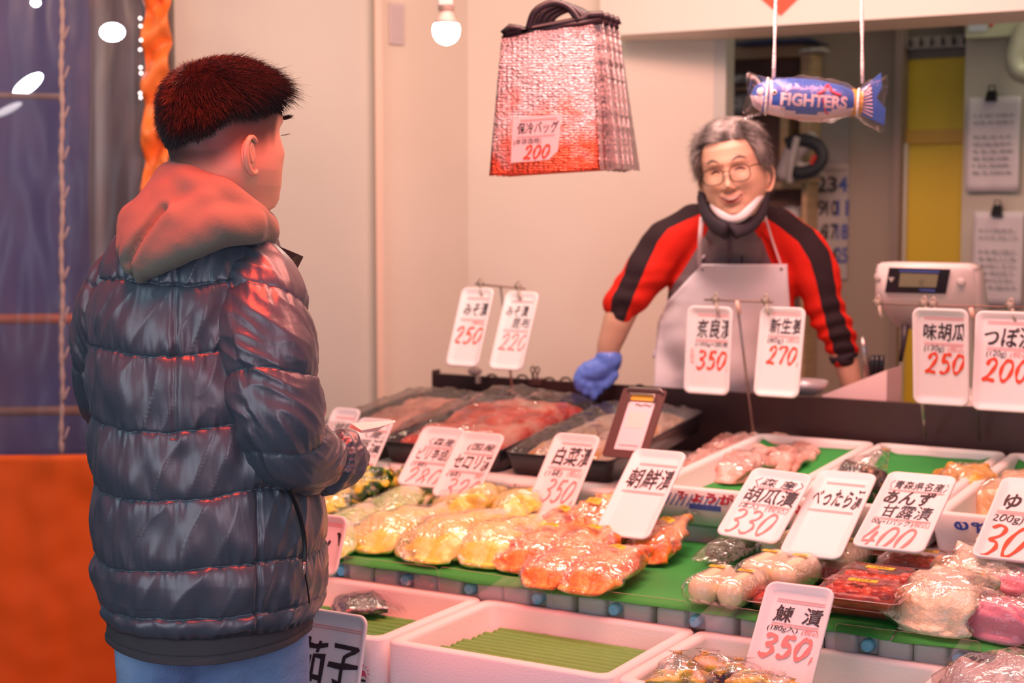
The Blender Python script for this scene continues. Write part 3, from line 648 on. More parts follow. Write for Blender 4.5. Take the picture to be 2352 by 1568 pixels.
for u0,u1,lb in ((-1.876,-1.509,'left'),(-1.454,-1.080,'middle'),(-1.026,-.636,'right')):
    mb=MB(); mb.box((u0,2.150,zf-.165),(u1,2.425,.7185),bev=.004); o=thing('foam_liner_block','white foam block under the bamboo in the %s front box'%lb,'foam',S(0,0,0),TH); mb.build('foam_slab',M_eps,o)
# print marks at the left box corner
t=F[0]; mb=MB(); V,Fc=fit('a',.162,.178,.118,.134,.08,0,0); mb.add([(x,-.0012,y) for x,y,z in V],Fc)
for k in range(7):
    a=math.pi*(k/6)-.1; c,s_=math.cos(a),math.sin(a); mb.add([(.170+.010*c-.0008*s_,-.0012,.130+.010*s_+.0008*c),(.170+.010*c+.0008*s_,-.0012,.130+.010*s_-.0008*c),(.170+.014*c+.0008*s_,-.0012,.130+.014*s_-.0008*c),(.170+.014*c-.0008*s_,-.0012,.130+.014*s_+.0008*c)],[(0,1,2,3)])
V,Fc=ell((.171,0,.085),(.008,.0014,.009)); mb.add(V,Fc)
V,Fc=ell((.142,0,.105),(.012,.0014,.016)); mb.add(V,Fc); mb.build('pink_mark',mat('print_pink2',(.85,.10,.22),.6),t)
mb=MB(); mb.box((.164,-.0015,.108),(.178,-.0008,.111)); mb.box((.162,-.0015,.114),(.176,-.0008,.118)); V,Fc=fit('白',.152,.158,.080,.092,.02,0,0); mb.add([(x,-.0013,y) for x,y,z in V],Fc)
mb.box((.166,-.0015,.098),(.177,-.0008,.100)); mb.build('black_mark',mat('ink_black',(.03,.03,.03),.6),t)

# ------------------------------------------------------------------ goods
M_bag = film('bag_film',(.995,.98,.98),.035,.10,.7,30,milk=.015,milkc=(.9,.8,.78))
M_stick = mat('sticker_yellow',(.85,.60,.02),.5); M_ink = mat('ink_black',(.03,.03,.03),.6); M_band = mat('rubber_band',(.75,.42,.12),.5)
PROF = [(0,.62,.22),(.03,.88,.45),(.10,1.05,.8),(.24,1.08,1),(.42,.98,.98),(.60,.74,.82),(.74,.50,.60),(.85,.27,.38),(.91,.12,.18),(.935,.07,.10),(.955,.07,.10),(.975,.15,.15),(1,.32,.22)]
def bag(name,label,cat,group,P0,P1,Wd,Ht,mc,fm=None,seed=0,sticker=None,knot=True,lump=.16,lscale=26,end=.86,ridge=.0022,profile=PROF,plump=1,stpos=.5,slices=0):
    P0=Vector(P0);P1=Vector(P1);L=(P1-P0).length;Y=(P1-P0).normalized();X=Y.cross(Vector((0,0,1))).normalized();Z=X.cross(Y)
    t=thing(name,label,cat,P0,Matrix((X,Y,Z)).transposed(),group); fm=fm or M_bag
    def skin(ts,n,sc,lumps,ridges):
        R=[]
        for s in ts:
            w,h=interp(profile,s); w*=Wd/2*sc;h*=Ht/2*sc; r=[]
            for k in range(n):
                a=2*math.pi*k/n; c,q=math.cos(a),math.sin(a)
                cx=w*math.copysign(abs(c)**.85,c); cz=h*math.copysign(abs(q)**.85,q)
                if q<0: cz*=.75
                rg=abs(ns(cx*lscale*.9+7,s*L*lscale*.5,cz*lscale*.9+seed))
                d=lumps*Ht*(.9-3.2*rg)*.8+lumps*Ht*(ns(cx*lscale+seed*3,s*L*lscale,cz*lscale+seed)+.5*ns(cx*lscale*2.3,s*L*lscale*2.3,cz*lscale*2.3+seed)) + ridges*(abs(math.sin(a*7+seed+3*ns(s*3,a,seed)))-.5)*(.3+1.4*s) 
                f=(1+d/max(.004,math.hypot(w,h)*.8))*((1-.22*(1-abs(math.sin(math.pi*(s*L+.25*cx)/slices))**.5)) if slices else 1)
                r.append((cx*f+.06*Wd*ns(s*2,seed,1),s*L,max(-.0+0,cz*f+h*.75) if q<0 else cz*f+h*.75))
            R.append(r)
        A=np.array(R[0]); c_=A.mean(0); R=[[tuple(c_+(p-c_)*f_+np.array([0,-g_*Ht,0])) for p in A] for f_,g_ in ((.35,.17),(.65,.14),(.88,.07))]+R
        return R
    V,Fc=loft(skin(np.linspace(.01,end,44),34,.93,lump,0)); mesh('contents',V,Fc,mc,t)
    ts=np.concatenate([np.linspace(0,.85,24),np.linspace(.87,1,10)]) if knot else np.linspace(0,1,30)
    V,Fc=loft(skin(ts,36,1.03,lump*.55,ridge)); mesh('plastic_bag',V,Fc,fm,t)
    if knot:
        s=.945; w,h=interp(profile,s); mb=MB(); zc=h*Ht/2*.75; 
        mb.tube([(.0045*math.cos(a)*Wd/.08+.06*Wd*ns(s*2,seed,1),s*L,zc+.0045*math.sin(a)*Wd/.08) for a in np.linspace(0,2*math.pi,14)],.0016*Wd/.08,6); mb.build('rubber_band',M_band,t,True)
    if sticker:
        w,h=interp(profile,stpos); zt=h*Ht/2*(1.03+.75)+.0035+lump*Ht*.35
        mb=MB(); sw,sh_=.0165,.0085; tl=(random.Random(seed).random()-.5)*.9; ca,sa=math.cos(tl),math.sin(tl)
        def q(x,y,dz=0): return (x*ca-y*sa,stpos*L+x*sa+y*ca,zt+dz-18*x*x*.6)
        V=[];Fc=[]
        for i in range(9):
            for j in range(2): V.append(q(-sw+2*sw*i/8,-sh_+2*sh_*j))
        for i in range(8): Fc.append((2*i,2*i+2,2*i+3,2*i+1))
        o=mesh('price_sticker',V,Fc,M_stick,t,False)
        mb=MB(); tm=MB(); digits(tm,sticker,-.011,.011,-.005,.005,.0006); mb.add([q(x,y,.0006) for x,y,z in tm.V],tm.F); mb.build('sticker_number',M_ink,o)
    return t
def bagpx(name,label,cat,group,p0,p1,Wd,Ht,mc,z0=None,dz=.035,**k):
    z0=ZG+.001 if z0 is None else z0
    P1=atZ(*p1,z0+dz)
    if P1.dot(VV)>2.925: P1=atV(*p1,2.925)
    return bag(name,label,cat,group,atZ(*p0,z0),P1,Wd,Ht,mc,**k)
M_kim = mat('kimchi',(.85,.22,.06),.3,ramp=[(.30,(.70,.07,.015)),(.42,(.92,.20,.025)),(.54,(.96,.40,.08)),(.66,(.98,.68,.32))],rscale=17,rstretch=(1.6,.55,1.6),dist=1.1,sub=.1,bump=.5,bscale=45)
M_cab = mat('cabbage_pickle',(.85,.75,.3),.3,ramp=[(.30,(.55,.68,.12)),(.42,(.95,.80,.10)),(.55,(.95,.90,.34)),(.68,(.96,.94,.72))],rscale=9,rstretch=(2.4,.45,2),dist=.9,sub=.1,bump=.45,bscale=35,bstretch=(2,.5,2))
M_cel = mat('celery_pickle',(.6,.75,.35),.35,ramp=[(.3,(.26,.55,.08)),(.48,(.56,.84,.26)),(.66,(.88,.92,.68))],rscale=12,rstretch=(2.4,.5,2),dist=.6,bump=.4,bscale=45)
M_mix = mat('cucumber_pickle',(.4,.4,.05),.3,ramp=[(.38,(.015,.09,.015)),(.47,(.08,.24,.02)),(.52,(.60,.66,.04)),(.60,(.88,.74,.05)),(.68,(.70,.78,.14))],rscale=26,dist=.5,detail=1.2,bump=.5,bscale=60)
M_cuc = mat('whole_cucumber',(.02,.10,.02),.35,ramp=[(.35,(.010,.065,.012)),(.65,(.035,.16,.03))],rscale=20,rstretch=(2,.6,2),bump=.4,bscale=90)
M_dai = mat('white_radish',(.92,.78,.55),.3,ramp=[(.3,(.86,.72,.42)),(.7,(.93,.84,.62))],rscale=6,sub=.15)
M_tur = mat('cream_turnip',(.9,.75,.55),.35,ramp=[(.3,(.74,.58,.34)),(.5,(.90,.74,.52)),(.75,(.95,.86,.72))],rscale=14,dist=.4,sub=.1,bump=1.0,bscale=38)
M_pnk = mat('pink_radish',(.92,.18,.45),.3,ramp=[(.3,(.88,.20,.27)),(.55,(.94,.34,.42)),(.8,(.97,.55,.56))],rscale=7,sub=.15,bump=.6,bscale=26)
M_gin = mat('pink_ginger',(.9,.5,.42),.3,ramp=[(.3,(.62,.26,.20)),(.5,(.88,.46,.38)),(.72,(.94,.66,.56))],rscale=14,rstretch=(1,.6,1),dist=.6,sub=.1)
M_kel = mat('dark_kelp',(.03,.025,.02),.25,ramp=[(.4,(.015,.012,.01)),(.6,(.07,.045,.03)),(.72,(.5,.22,.06))],rscale=18)
M_ora = mat('orange_pickle',(.85,.38,.03),.3,ramp=[(.3,(.65,.26,.02)),(.6,(.90,.50,.05)),(.8,(.85,.65,.2))],rscale=16)
M_tan = mat('tan_pickle',(.80,.52,.26),.35,ramp=[(.3,(.62,.36,.14)),(.6,(.84,.58,.32))],rscale=14)
M_red = mat('apricot_red',(.62,.06,.015),.25,ramp=[(.3,(.22,.02,.01)),(.5,(.60,.05,.012)),(.75,(.80,.16,.03))],rscale=24,bump=.5,bscale=50,coat=.4)
M_egg = mat('dark_eggplant',(.03,.025,.04),.25,ramp=[(.35,(.012,.01,.02)),(.65,(.10,.08,.10))],rscale=20,rstretch=(1,3,1))

# kimchi bags
KG='kimchi bags on the green tray'
for i,(p0,p1,w,h,st,lb) in enumerate((
 ((1232,1258),(1368,1158),.085,.040,'330','kimchi bag at the back left of the orange pile, beside the cabbage card'),
 ((1322,1262),(1428,1128),.090,.048,'30','kimchi bag with its knot up beside the left edge of the 朝鮮漬 card'),
 ((1402,1258),(1492,1145),.090,.048,'20','kimchi bag with raised knot right before the lower edge of the big card'),
 ((1478,1296),(1590,1182),.080,.042,'95','kimchi bag at the far right of the pile, alone on the green sheet'),
 ((1100,1304),(1262,1206),.095,.045,'20','kimchi bag at the left end of the pile, touching the cabbage bags'),
 ((1186,1318),(1340,1210),.098,.050,'295','kimchi bag in the middle left of the pile with a tilted yellow sticker'),
 ((1290,1330),(1432,1212),.098,.052,'315','kimchi bag in the centre of the pile under the big card'),
 ((1330,1366),(1502,1258),.098,.046,'22','kimchi bag at the front of the pile, nearest the bare green sheet'),
 ((1235,1352),(1370,1262),.092,.040,None,'kimchi bag at the front left of the pile, slumping over the tray edge'))):
    bagpx('kimchi_bag','orange '+lb,'kimchi',KG,p0,p1,w*1.12,h*1.1,M_kim,seed=i*1.7+1,sticker=st,dz=.045 if i in (1,2,3) else .030,lump=.22,lscale=32)
for i,(p0,p1,w,h,lb) in enumerate((
 ((835,1272),(1075,1165),.115,.055,'large yellow one at the front left end of the tray'),
 ((960,1296),(1190,1180),.125,.060,'large yellow one in the middle of the front row'),
 ((1090,1305),(1262,1195),.110,.055,'small one next to the leftmost kimchi bag'),
 ((1010,1215),(1195,1128),.125,.062,'second row, left of the 白菜漬 card'),
 ((1125,1218),(1290,1140),.125,.060,'pale one in the second row below the 白菜漬 card'))):
    bagpx('cabbage_bag','napa cabbage bag, '+lb,'cabbage','bags of pickled cabbage',p0,p1,w*1.05,h*1.15,M_cab,seed=i*2.3+4,lump=.20,lscale=22,ridge=.003)
bagpx('green_leaf_bag','small bag of dark green pickled leaves between the cabbage and the kimchi','pickles',None,(1215,1222),(1275,1180),.05,.035,mat('leaf_pickle',(.25,.28,.10),.35,ramp=[(.3,(.12,.15,.05)),(.7,(.45,.45,.25))],rscale=22),seed=31)
for i,(p0,p1,w,h,lb) in enumerate((
 ((790,1262),(868,1150),.095,.050,'nearest the customer'),
 ((858,1226),(985,1112),.100,.055,'in the middle of its row'),
 ((945,1186),(1065,1118),.105,.055,'in front of the celery card'),
 ((765,1285),(820,1195),.06,.035,'lowest of the green ones, half hidden by the customer'))):
    bagpx('celery_bag','pale green celery bag, '+lb,'celery','bags of pickled celery',p0,p1,w,h,M_cel,seed=i*1.9+9,lump=.18,lscale=30,ridge=.003)
for i,(p0,p1,w,h,lb) in enumerate((
 ((735,1205),(812,1106),.105,.055,'nearest the customer jacket'),
 ((812,1176),(905,1076),.105,.060,'in the middle of the row with its band up'),
 ((905,1150),(1012,1078),.110,.055,'right one below the chilli cucumber card'),
 ((760,1145),(842,1062),.100,.055,'back left one under the customer cuff'))):
    bagpx('cucumber_slice_bag','bag of cucumber slices, '+lb,'pickles','bags of cucumber slices',p0,p1,w,h,M_mix,seed=i*2.9+2,lump=.30,lscale=42,z0=.822)
    # loose round slices pressed against the film are part of the contents look
# whole cucumber pack
c0=atZ(1650,1302,ZG+.002); c1=atZ(1800,1222,ZG+.012); Y=(c1-c0).normalized(); X=Y.cross(Vector((0,0,1))).normalized(); L=(c1-c0).length
t=thing('cucumber_pack','clear pack of two whole dark green cucumbers on the green sheet','cucumber',c0,Matrix((X,Y,X.cross(Y))).transposed())
for sx in (-1,1):
    P=[(sx*.019+.006*math.sin(s*3+sx),s*L,.020+.004*math.sin(s*4)) for s in np.linspace(.05,.95,16)]
    V,Fc=sweep(P,[.019*(1-abs(2*s-1)**5)**.5*(1+.06*math.sin(s*30)) +.002 for s in np.linspace(.03,.97,16)],16); mesh('cucumber',V,Fc,M_cuc,t)
R=[[(.048*w_*math.cos(a)*1.0,s*L,.021+.024*h_*math.sin(a)+.0015*math.sin(a*9+s*20)) for a in np.linspace(0,2*math.pi,36,endpoint=False)] for s,w_,h_ in ((-.16,.55,.06),(-.12,.8,.15),(-.04,.9,.6),(.05,.95,.95),(.3,1,1),(.6,1,1),(.9,.95,.95),(1.0,.8,.6),(1.08,.7,.15))]
V,Fc=loft(R); mesh('plastic_bag',V,Fc,M_bag,t)
# white radish packs (twin rolls)
def rollpack(i,p0,yaw,L,r,n,lb,stk,z0=None):
    P=atZ(*p0,(z0 or ZG+.001)); t=thing('radish_pack','pack of white radish rolls, '+lb,'radish',P,Matrix.Rotation(TH+yaw,3,'Z'),'packs of white radish rolls')
    for k in range(n):
        x=(k-(n-1)/2)*r*2.02; Q=[(x+.002*math.sin(s*4+k),s*L,r) for s in np.linspace(0,1,16)]
        V,Fc=sweep(Q,[r*max(.12,(1-abs(2*s-1)**7))**.5 for s in np.linspace(0,1,16)],20)
        V=[(x_+.0012*ns(x_*40,y_*40,z_*40+k),y_,max(0.0004,z_+.0015*ns(x_*30,y_*30,z_*30+k+5))) for x_,y_,z_ in V]; mesh('radish_roll',V,Fc,M_dai,t)
        if stk[k%len(stk)]:
            mb=MB(); y0=L*.62; mb.add([(x-.014,y0-.008,r*2.06),(x+.014,y0-.006,r*2.06),(x+.013,y0+.009,r*2.06),(x-.015,y0+.007,r*2.06)],[(0,1,2,3)]); o=mb.build('price_sticker',M_stick,t)
            mb=MB(); digits(mb,stk[k%len(stk)],x-.009,x+.009,y0-.004,y0+.005,.0006,r*2.06+.0005); mb.build('sticker_number',M_ink,o)
    w=r*n; R=[]
    for s,f,g in ((-.07,.85,.25),(-.02,1,.8),(.1,1.04,1.03),(.5,1.04,1.05),(.9,1.04,1.03),(1.03,1,.7),(1.10,.8,.2)):
        ring=[]
        for a in np.linspace(0,2*math.pi,48,endpoint=False):
            c,q=math.cos(a),math.sin(a); dip=(1-.16*math.exp(-(c*w/ (r*.45))**2)) if n==2 else 1
            ring.append((w*f*math.copysign(abs(c)**.6,c),s*L,max(.0002,r+r*g*math.copysign(abs(q)**.7,q)*dip+.001*math.sin(9*a+s*15))))
        R.append(ring)
    V,Fc=loft(R); mesh('plastic_bag',V,Fc,M_bag,t)
rollpack(0,(1632,1400),-.06,.130,.0275,2,'front pair nearest the tray edge',('15','240'))
rollpack(1,(1752,1368),-.10,.14,.0300,2,'second pair behind the front one',('15','10'))
rollpack(2,(1792,1306),-.22,.13,.0290,2,'third pair beside the whole cucumbers',(None,None))
rollpack(3,(1880,1330),.0,.14,.0300,2,'rear pair leaning at the foot of the radish card',('65','25'))
# apricot clamshells
M_clam=film('clamshell',(.97,.90,.89),.07,.04,.15,14,milk=.03,milkc=(.95,.72,.70))
def clam(i,p0,z,yaw,lb,sticker=None):
    w,d,h=.140,.098,.036; P=atZ(*p0,z); t=thing('apricot_pack','clear pack of red apricots, '+lb,'apricot pack',P,Matrix.Rotation(TH+yaw,3,'Z'),'packs of red apricots')
    R=[rrect(w-2*a,d-2*a,.012,zz,5,0,d/2) for a,zz in ((.014,0),(.010,.002),(.004,.015),(.000,.0155),(-.004,.016),(-.004,.018),(.004,.018),(.010,.030),(.014,h),(.03,h+.0005))]
    V,Fc=loft(R); mesh('clear_shell',V,Fc,M_clam,t,False)
    mb=MB(); r_=random.Random(i*7+1)
    R=[rrect(w-2*a,d-2*a,.012,zz,5,0,d/2) for a,zz in ((.018,.0015),(.008,.012),(.008,.017),(.014,.022))]; V,Fc=loft(R); mb.add(V,Fc)
    for k in range(26):
        x=r_.uniform(-w/2+.02,w/2-.02); y=r_.uniform(.02,d-.02); V,Fc=ell((x,y,.018+r_.uniform(0,.005)),(.012,.011,.008),None,7,10); mb.add([(a,b,c+.001*ns(a*90,b*90,c*90)) for a,b,c in V],Fc)
    mb.build('apricots',M_red,t,True)
    mb=MB(); P=[(x,y,.017) for x,y,_ in rrect(w+.008,d+.008,.014,0,5,0,d/2)]; mb.tube(P+[P[0]],.0009,5); mb.build('rim',mat('shell_rim',(.95,.62,.58),.2,alpha=.6),t,True)
    if sticker:
        mb=MB(); mb.box((-.022,.045,h+.0008),(.026,.063,h+.0014)); o=mb.build('price_sticker',M_stick,t); mb=MB(); digits(mb,sticker,-.014,.016,.049,.059,.0007,h+.0018); mb.build('sticker_number',M_ink,o)
ZC=ZG+.0015
clam(0,(1800,1412),ZC,.02,'lowest at the front, half hidden by the herring card')
clam(1,(1968,1422),ZC,.02,'bottom of the front right stack')
clam(2,(1958,1400),ZC+.038,.04,'top of the front right stack with a yellow sticker','105')
clam(3,(1868,1345),ZC,-.05,'just above the herring card')
clam(4,(2085,1385),ZC,.0,'under the pack at the centre of the pile')
clam(5,(1996,1368),ZC+.038,.0,'centre of the pile with a yellow sticker on top','1000')
clam(6,(2120,1362),ZC,.03,'bottom right beside the cream turnip bag')
clam(7,(2105,1326),ZC+.038,.05,'upper right of the pile with a yellow sticker','1025')
clam(8,(1992,1290),ZC,-.03,'rear left at the foot of the apricot card')
clam(9,(2180,1292),ZC,.03,'rear right before the ice packs')
# cream turnips and pink radish
for i,(p0,p1,w,h,lb,dz) in enumerate((
 ((2128,1456),(2262,1325),.150,.068,'front one beside the apricot packs',.055),
 ((2212,1398),(2335,1245),.150,.072,'rear one with its neck under the half seen card',.06),
 ((2320,1350),(2420,1230),.16,.07,'right one cut by the picture edge',.05))):
    bagpx('turnip_bag','large bag of cream turnip pieces, '+lb,'turnip','bags of cream turnips',p0,p1,w,h,M_tur,seed=i*3.1+5,lump=.30,lscale=30,dz=dz,ridge=.005)
for i,(p0,p1,w,h,lb,dz) in enumerate((
 ((2285,1472),(2345,1385),.135,.062,'front one on the ribbed green sheet',.045),
 ((2335,1412),(2400,1320),.125,.070,'rear one leaning on the cream bags',.05),
 ((2400,1480),(2470,1390),.13,.07,'right one cut by the picture edge',.04))):
    bagpx('pink_radish_bag','bag of bright pink radish slices, '+lb,'radish','bags of pink radish',p0,p1,w,h,M_pnk,seed=i*2.1+3,lump=.12,lscale=20,slices=.016,dz=dz+.0,ridge=.003)
# rear box goods
def zb_at(v): return .852+.022+(v-2.93)*math.tan(BT)
def bb_bag(name,label,cat,grp,p0,p1,w,h,mc,dz=.02,**k):
    v=3.1
    for _ in range(6): v=uv(atZ(*p0,zb_at(v)))[1]
    a=atZ(*p0,zb_at(v)); v2=v+.15
    for _ in range(6): v2=uv(atZ(*p1,zb_at(v2)+dz))[1]
    return bag(name,label,cat,grp,a,atZ(*p1,zb_at(v2)+dz),w,h,mc,**k)
G='ginger packs in the left rear box'
for i,(p0,p1,w,h,lb) in enumerate((((1585,1108),(1710,1035),.085,.042,'front left'),((1655,1112),(1790,1040),.09,.045,'front middle'),((1640,1062),(1765,1012),.08,.045,'rear left with knot by the green liner'),((1770,1088),(1895,1028),.085,.042,'right one against the box side'),((1745,1055),(1840,1015),.07,.04,'rear middle'))):
    bb_bag('ginger_bag','bag of pink ginger shoots, '+lb,'ginger',G,p0,p1,w*1.2,h*1.2,M_gin,seed=i*1.3+6,lump=.3,lscale=34)
bb_bag('kelp_bag','dark kelp pickles in a clear bag with its neck pointing up','kelp',None,(2005,1158),(2040,1026),.120,.095,M_kel,dz=.12,seed=3,lump=.2,end=.6)
bb_bag('orange_pickle_bag','small bag of orange pickles in the third rear box','pickles',None,(2205,1165),(2250,1090),.100,.075,M_ora,dz=.03,seed=5,lump=.25)
bb_bag('yellow_pickle_bag','yellow orange bag left of the small orange pickle bag','pickles',None,(2158,1182),(2190,1100),.090,.065,M_ora,dz=.02,seed=9,lump=.25)
bb_bag('tan_pickle_bag','tan pickle bag at the right end of the third rear box','pickles',None,(2300,1198),(2430,1090),.14,.072,M_tan,dz=.05,seed=12,lump=.2)
# left front box eggplant pack
bag('eggplant_pack','flat clear pack of dark eggplants on the bamboo in the left front box','eggplant',None,atZ(768,1405,.745),atZ(925,1392,.748),.12,.030,M_egg,seed=3,lump=.3,lscale=40,knot=False,profile=[(0,.8,.2),(.06,.95,.7),(.2,1,1),(.6,1,1),(.8,.9,.6),(.92,.8,.2),(1,.7,.08)],end=.72)
# right front box mixed pickle bags
M_mx2=mat('mixed_pickle',(.5,.4,.1),.3,ramp=[(.34,(.06,.04,.08)),(.42,(.35,.36,.05)),(.50,(.80,.62,.10)),(.58,(.85,.42,.05)),(.66,(.80,.62,.45))],rscale=24,detail=1,dist=.3)
for i,(p0,p1,w,h,lb,dz) in enumerate((((1560,1610),(1556,1492),.10,.07,'left one with its knot up',.075),((1622,1600),(1615,1495),.09,.065,'second one with a yellow band',.075),((1700,1600),(1700,1510),.11,.06,'third one beside the herring card',.055),((1760,1660),(1765,1550),.12,.06,'nearest one before the herring card',.05))):
    bag('mixed_pickle_bag','clear bag of mixed yellow and purple pickles, '+lb,'pickles','mixed pickle bags in the right front box',atZ(*p0,.742),atZ(*p1,.742+dz),w,h,M_mx2,seed=i*2.2+8,lump=.25,lscale=36,end=.62,ridge=.004)
bag('white_pickle_bag','large clear bag with a pale lilac filling at the lower right corner','pickles',None,S(-.56,2.20,.70),S(-.30,2.36,.80),.26,.14,mat('lilac_pickle',(.75,.58,.60),.35,ramp=[(.35,(.60,.42,.48)),(.65,(.86,.72,.72))],rscale=14),seed=14,lump=.2,ridge=.006)
# ------------------------------------------------------------------ price cards
M_card = mat('card_foam',(.90,.84,.83),.45,bump=.06,bscale=60); M_kanji = mat('marker_black',(.035,.02,.025),.6)
M_price = mat('marker_red',(.82,.07,.02),.6); M_pale = mat('marker_faded_red',(.84,.26,.24),.6); M_rule = mat('rule_pink',(.88,.40,.38),.6)
def card(name,label,pb,pt,vb,w,items,price=None,pm=None,rules=(),roll=0,group=None,small=(),cat='price card',thin=False,vt=None):
    b=atV(*pb,vb); t_=atU(*pt,b.dot(UU)) if vt is None else atV(*pt,vt)
    Y=(t_-b); L=Y.length; Y.normalize(); X=(UU-Y*UU.dot(Y)).normalized(); Z=X.cross(Y)
    R=Matrix((X,Y,Z)).transposed() @ Matrix.Rotation(math.radians(roll),3,'Z')
    t=thing(name,label,cat,b,R,group)
    c=(0,L/2); Rg=[rrect(w-2*i,L-2*i,r,z,6,*c) for i,z,r in ((.006,-.006,.012),(0,.001,.017),(.001,.004,.017),(.005,.004,.014),(.012,-.003,.010),(.02,-.0035,.008))]
    V,Fc=loft(Rg); mesh('card_board',V,Fc,M_card,t)
    def X_(f): return (f-.5)*w
    mb=MB()
    for s,x0,x1,y0,y1,bold in items:
        V,Fc=fit(s,X_(x0),X_(x1),y0*L,y1*L,bold,.10,.09,-.0024)
        sh=.10*(V[:,1]-y0*L); V[:,0]+=0*sh; mb.add(V,Fc)
    if mb.V: mb.build('lettering',M_kanji,t)
    mb=MB()
    for s,x0,x1,y0,y1,bold in small:
        V,Fc=fit(s,X_(x0),X_(x1),y0*L,y1*L,bold,.15,.05,-.0023); mb.add(V,Fc)
    if mb.V: mb.build('tax_note',M_pale,t,False,'faded red bracketed note')
    mb=MB()
    for y,x0,x1 in rules:
        for k in (0,1):
            a=.004*k; mb.add([(X_(x0),y*L-a,-.0028),(X_(x1),y*L-a-.001,-.0028),(X_(x1),y*L-a+.0012,-.0028),(X_(x0),y*L-a+.0018,-.0028)],[(0,1,2,3)])
    if mb.V: mb.build('rule_lines',M_rule,t)
    if price:
        s,x0,x1,y0,y1,wd=price; mb=MB(); yen=s.endswith('円'); n=s.rstrip('円')
        digits(mb,n,X_(x0),X_(x1),y0*L,y1*L,wd,-.0022)
        if yen: digits(mb,'円',X_(x1)-.002,X_(x1)+.011,y0*L-.006,y0*L+.007,.0009,-.0018)
        mb.build('price',pm or M_pale,t)
    return t,L
HG='hanging price cards'
c1,L1=card('price_card','white hanging card reading みそ漬 250, leftmost of the hanging cards',(1060,842),(1100,661),3.45,.100,[('みそ漬',.18,.93,.64,.82,.012)],('250',.05,.92,.30,.50,.0032),M_price,((.875,.2,.95),(.60,.1,.95)),small=[('(税込)',.52,.9,.53,.585,.01)])
mb=MB()
c2,L2=card('price_card','white hanging card reading みそ漬昆布 with faded 220, second hanging card from the left',(1160,850),(1202,670),3.45,.100,[('みそ漬',.12,.78,.68,.83,.005),('昆布',.38,.9,.54,.67,.004)],('220',.14,.95,.26,.46,.0026),M_pale,((.885,.2,.85),(.51,.15,.9)))
c3,L3=card('price_card','white hanging card reading 奈良漬 350 in front of the apron',(1622,905),(1632,703),3.45,.118,[('奈良漬',.22,1.0,.63,.86,.012),('(100g×国産)',.2,.97,.535,.595,0)],('350円',.24,.90,.29,.49,.0036),M_price,((.905,.22,.95),(.615,.2,.98)),small=[('税込',.10,.19,.34,.52,.0)])
c4,L4=card('price_card','white hanging card reading 新生姜 270 in front of the apron side',(1782,912),(1800,705),3.45,.112,[('新生姜',.22,.96,.70,.885,.012),('(80g)',.2,.55,.585,.66,0)],('270円',.22,.88,.37,.56,.0034),M_price,((.925,.25,.95),(.68,.2,.96)),small=[('(税込)',.62,.95,.60,.66,.0)])
c5,L5=card('price_card','white hanging card reading 味胡瓜 250 before the weighing scale',(2162,930),(2160,708),3.40,.122,[('味胡瓜',.18,.95,.66,.85,.016),('(130g)',.2,.55,.54,.62,0)],('250円',.22,.92,.33,.53,.0040),M_price,((.90,.2,.9),(.635,.2,.95)),small=[('(税込)',.62,.93,.54,.615,.0)])
c6,L6=card('price_card','white hanging card reading つぼ漬 200 cut by the right picture edge',(2302,945),(2312,715),3.40,.130,[('つぼ漬',.15,1.0,.63,.85,.016),('(120g)',.2,.52,.53,.61,0)],('200円',.15,.92,.30,.52,.0042),M_price,((.89,.2,.95),(.63,.2,.95)),small=[('(税込)',.58,.93,.53,.605,.0)])
M_wire=mat('steel_wire',(.42,.36,.34),.3,metal=.8); M_rod=mat('rusty_rod',(.30,.20,.17),.5,metal=.4,bump=.3,bscale=200); M_clear=mat('clear_clip',(.52,.44,.36),.2,alpha=.75)
def stand(label,pl,pr,v,ppt,ppb,vb2,clips,sleeve=None):
    t=thing('card_stand',label,'stand',atV(*ppb,vb2),TH)
    o0=t.location; inv=Matrix.Rotation(-TH,3,'Z')
    Lc=lambda P: inv@(P-o0)
    mb=MB(); mb.tube([Lc(atV(*pl,v)),Lc(atV(*pr,v))],.0024,8); mb.build('cross_rod',M_rod,t,True)
    mb=MB(); mb.tube([Lc(atV(*ppt,v)),Lc(atV(*ppb,vb2))],.0032,8); mb.build('pole',M_wire,t,True)
    if sleeve: mb=MB(); mb.tube([Lc(atV(*sleeve[0],v)),Lc(atV(*sleeve[1],v))],.0055,8); mb.build('sleeve',mat('sleeve_pale',(.80,.52,.42),.4),t,True)
    for cx,cy in clips:
        c=Lc(atV(cx,cy,v)); mb=MB()
        mb.add([c+Vector(p) for p in ((-.007,-.010,.012),(.007,-.010,.012),(.007,-.002,-.006),(-.007,-.002,-.006),(-.006,-.008,.012),(.006,-.008,.012),(.006,.002,-.006),(-.006,.002,-.006))],[(0,1,2,3),(7,6,5,4),(0,3,7,4),(1,5,6,2),(0,4,5,1),(3,2,6,7)])
        mb.tube([c+Vector((-.012,0,.004)),c+Vector((0,0,.020)),c+Vector((.006,0,.004))],.0035,6)
        mb.tube([c+Vector((.004,-.008,-.002)),c+Vector((.008,-.012,-.020)),c+Vector((.012,-.010,-.028))],.0042,6)
        mb.build('clear_clip',M_clear,t,True)
    return t
stand('thin wire stand holding the two leftmost hanging cards',(1092,652),(1207,663),3.545,(1150,658),(1178,905),3.50,((1105,655),(1192,662)))
stand('wire stand with steel pole holding the two cards before the apron',(1618,688),(1775,694),3.475,(1693,694),(1730,992),3.585,((1645,692),(1760,695)),((1693,690),(1698,720)))
stand('wire stand holding the two right hanging cards before the scale',(2006,697),(2352,706),3.43,(2234,706),(2249,1010),3.585,((2018,699),(2124,701),(2145,703),(2323,706)),((2230,706),(2236,732)))
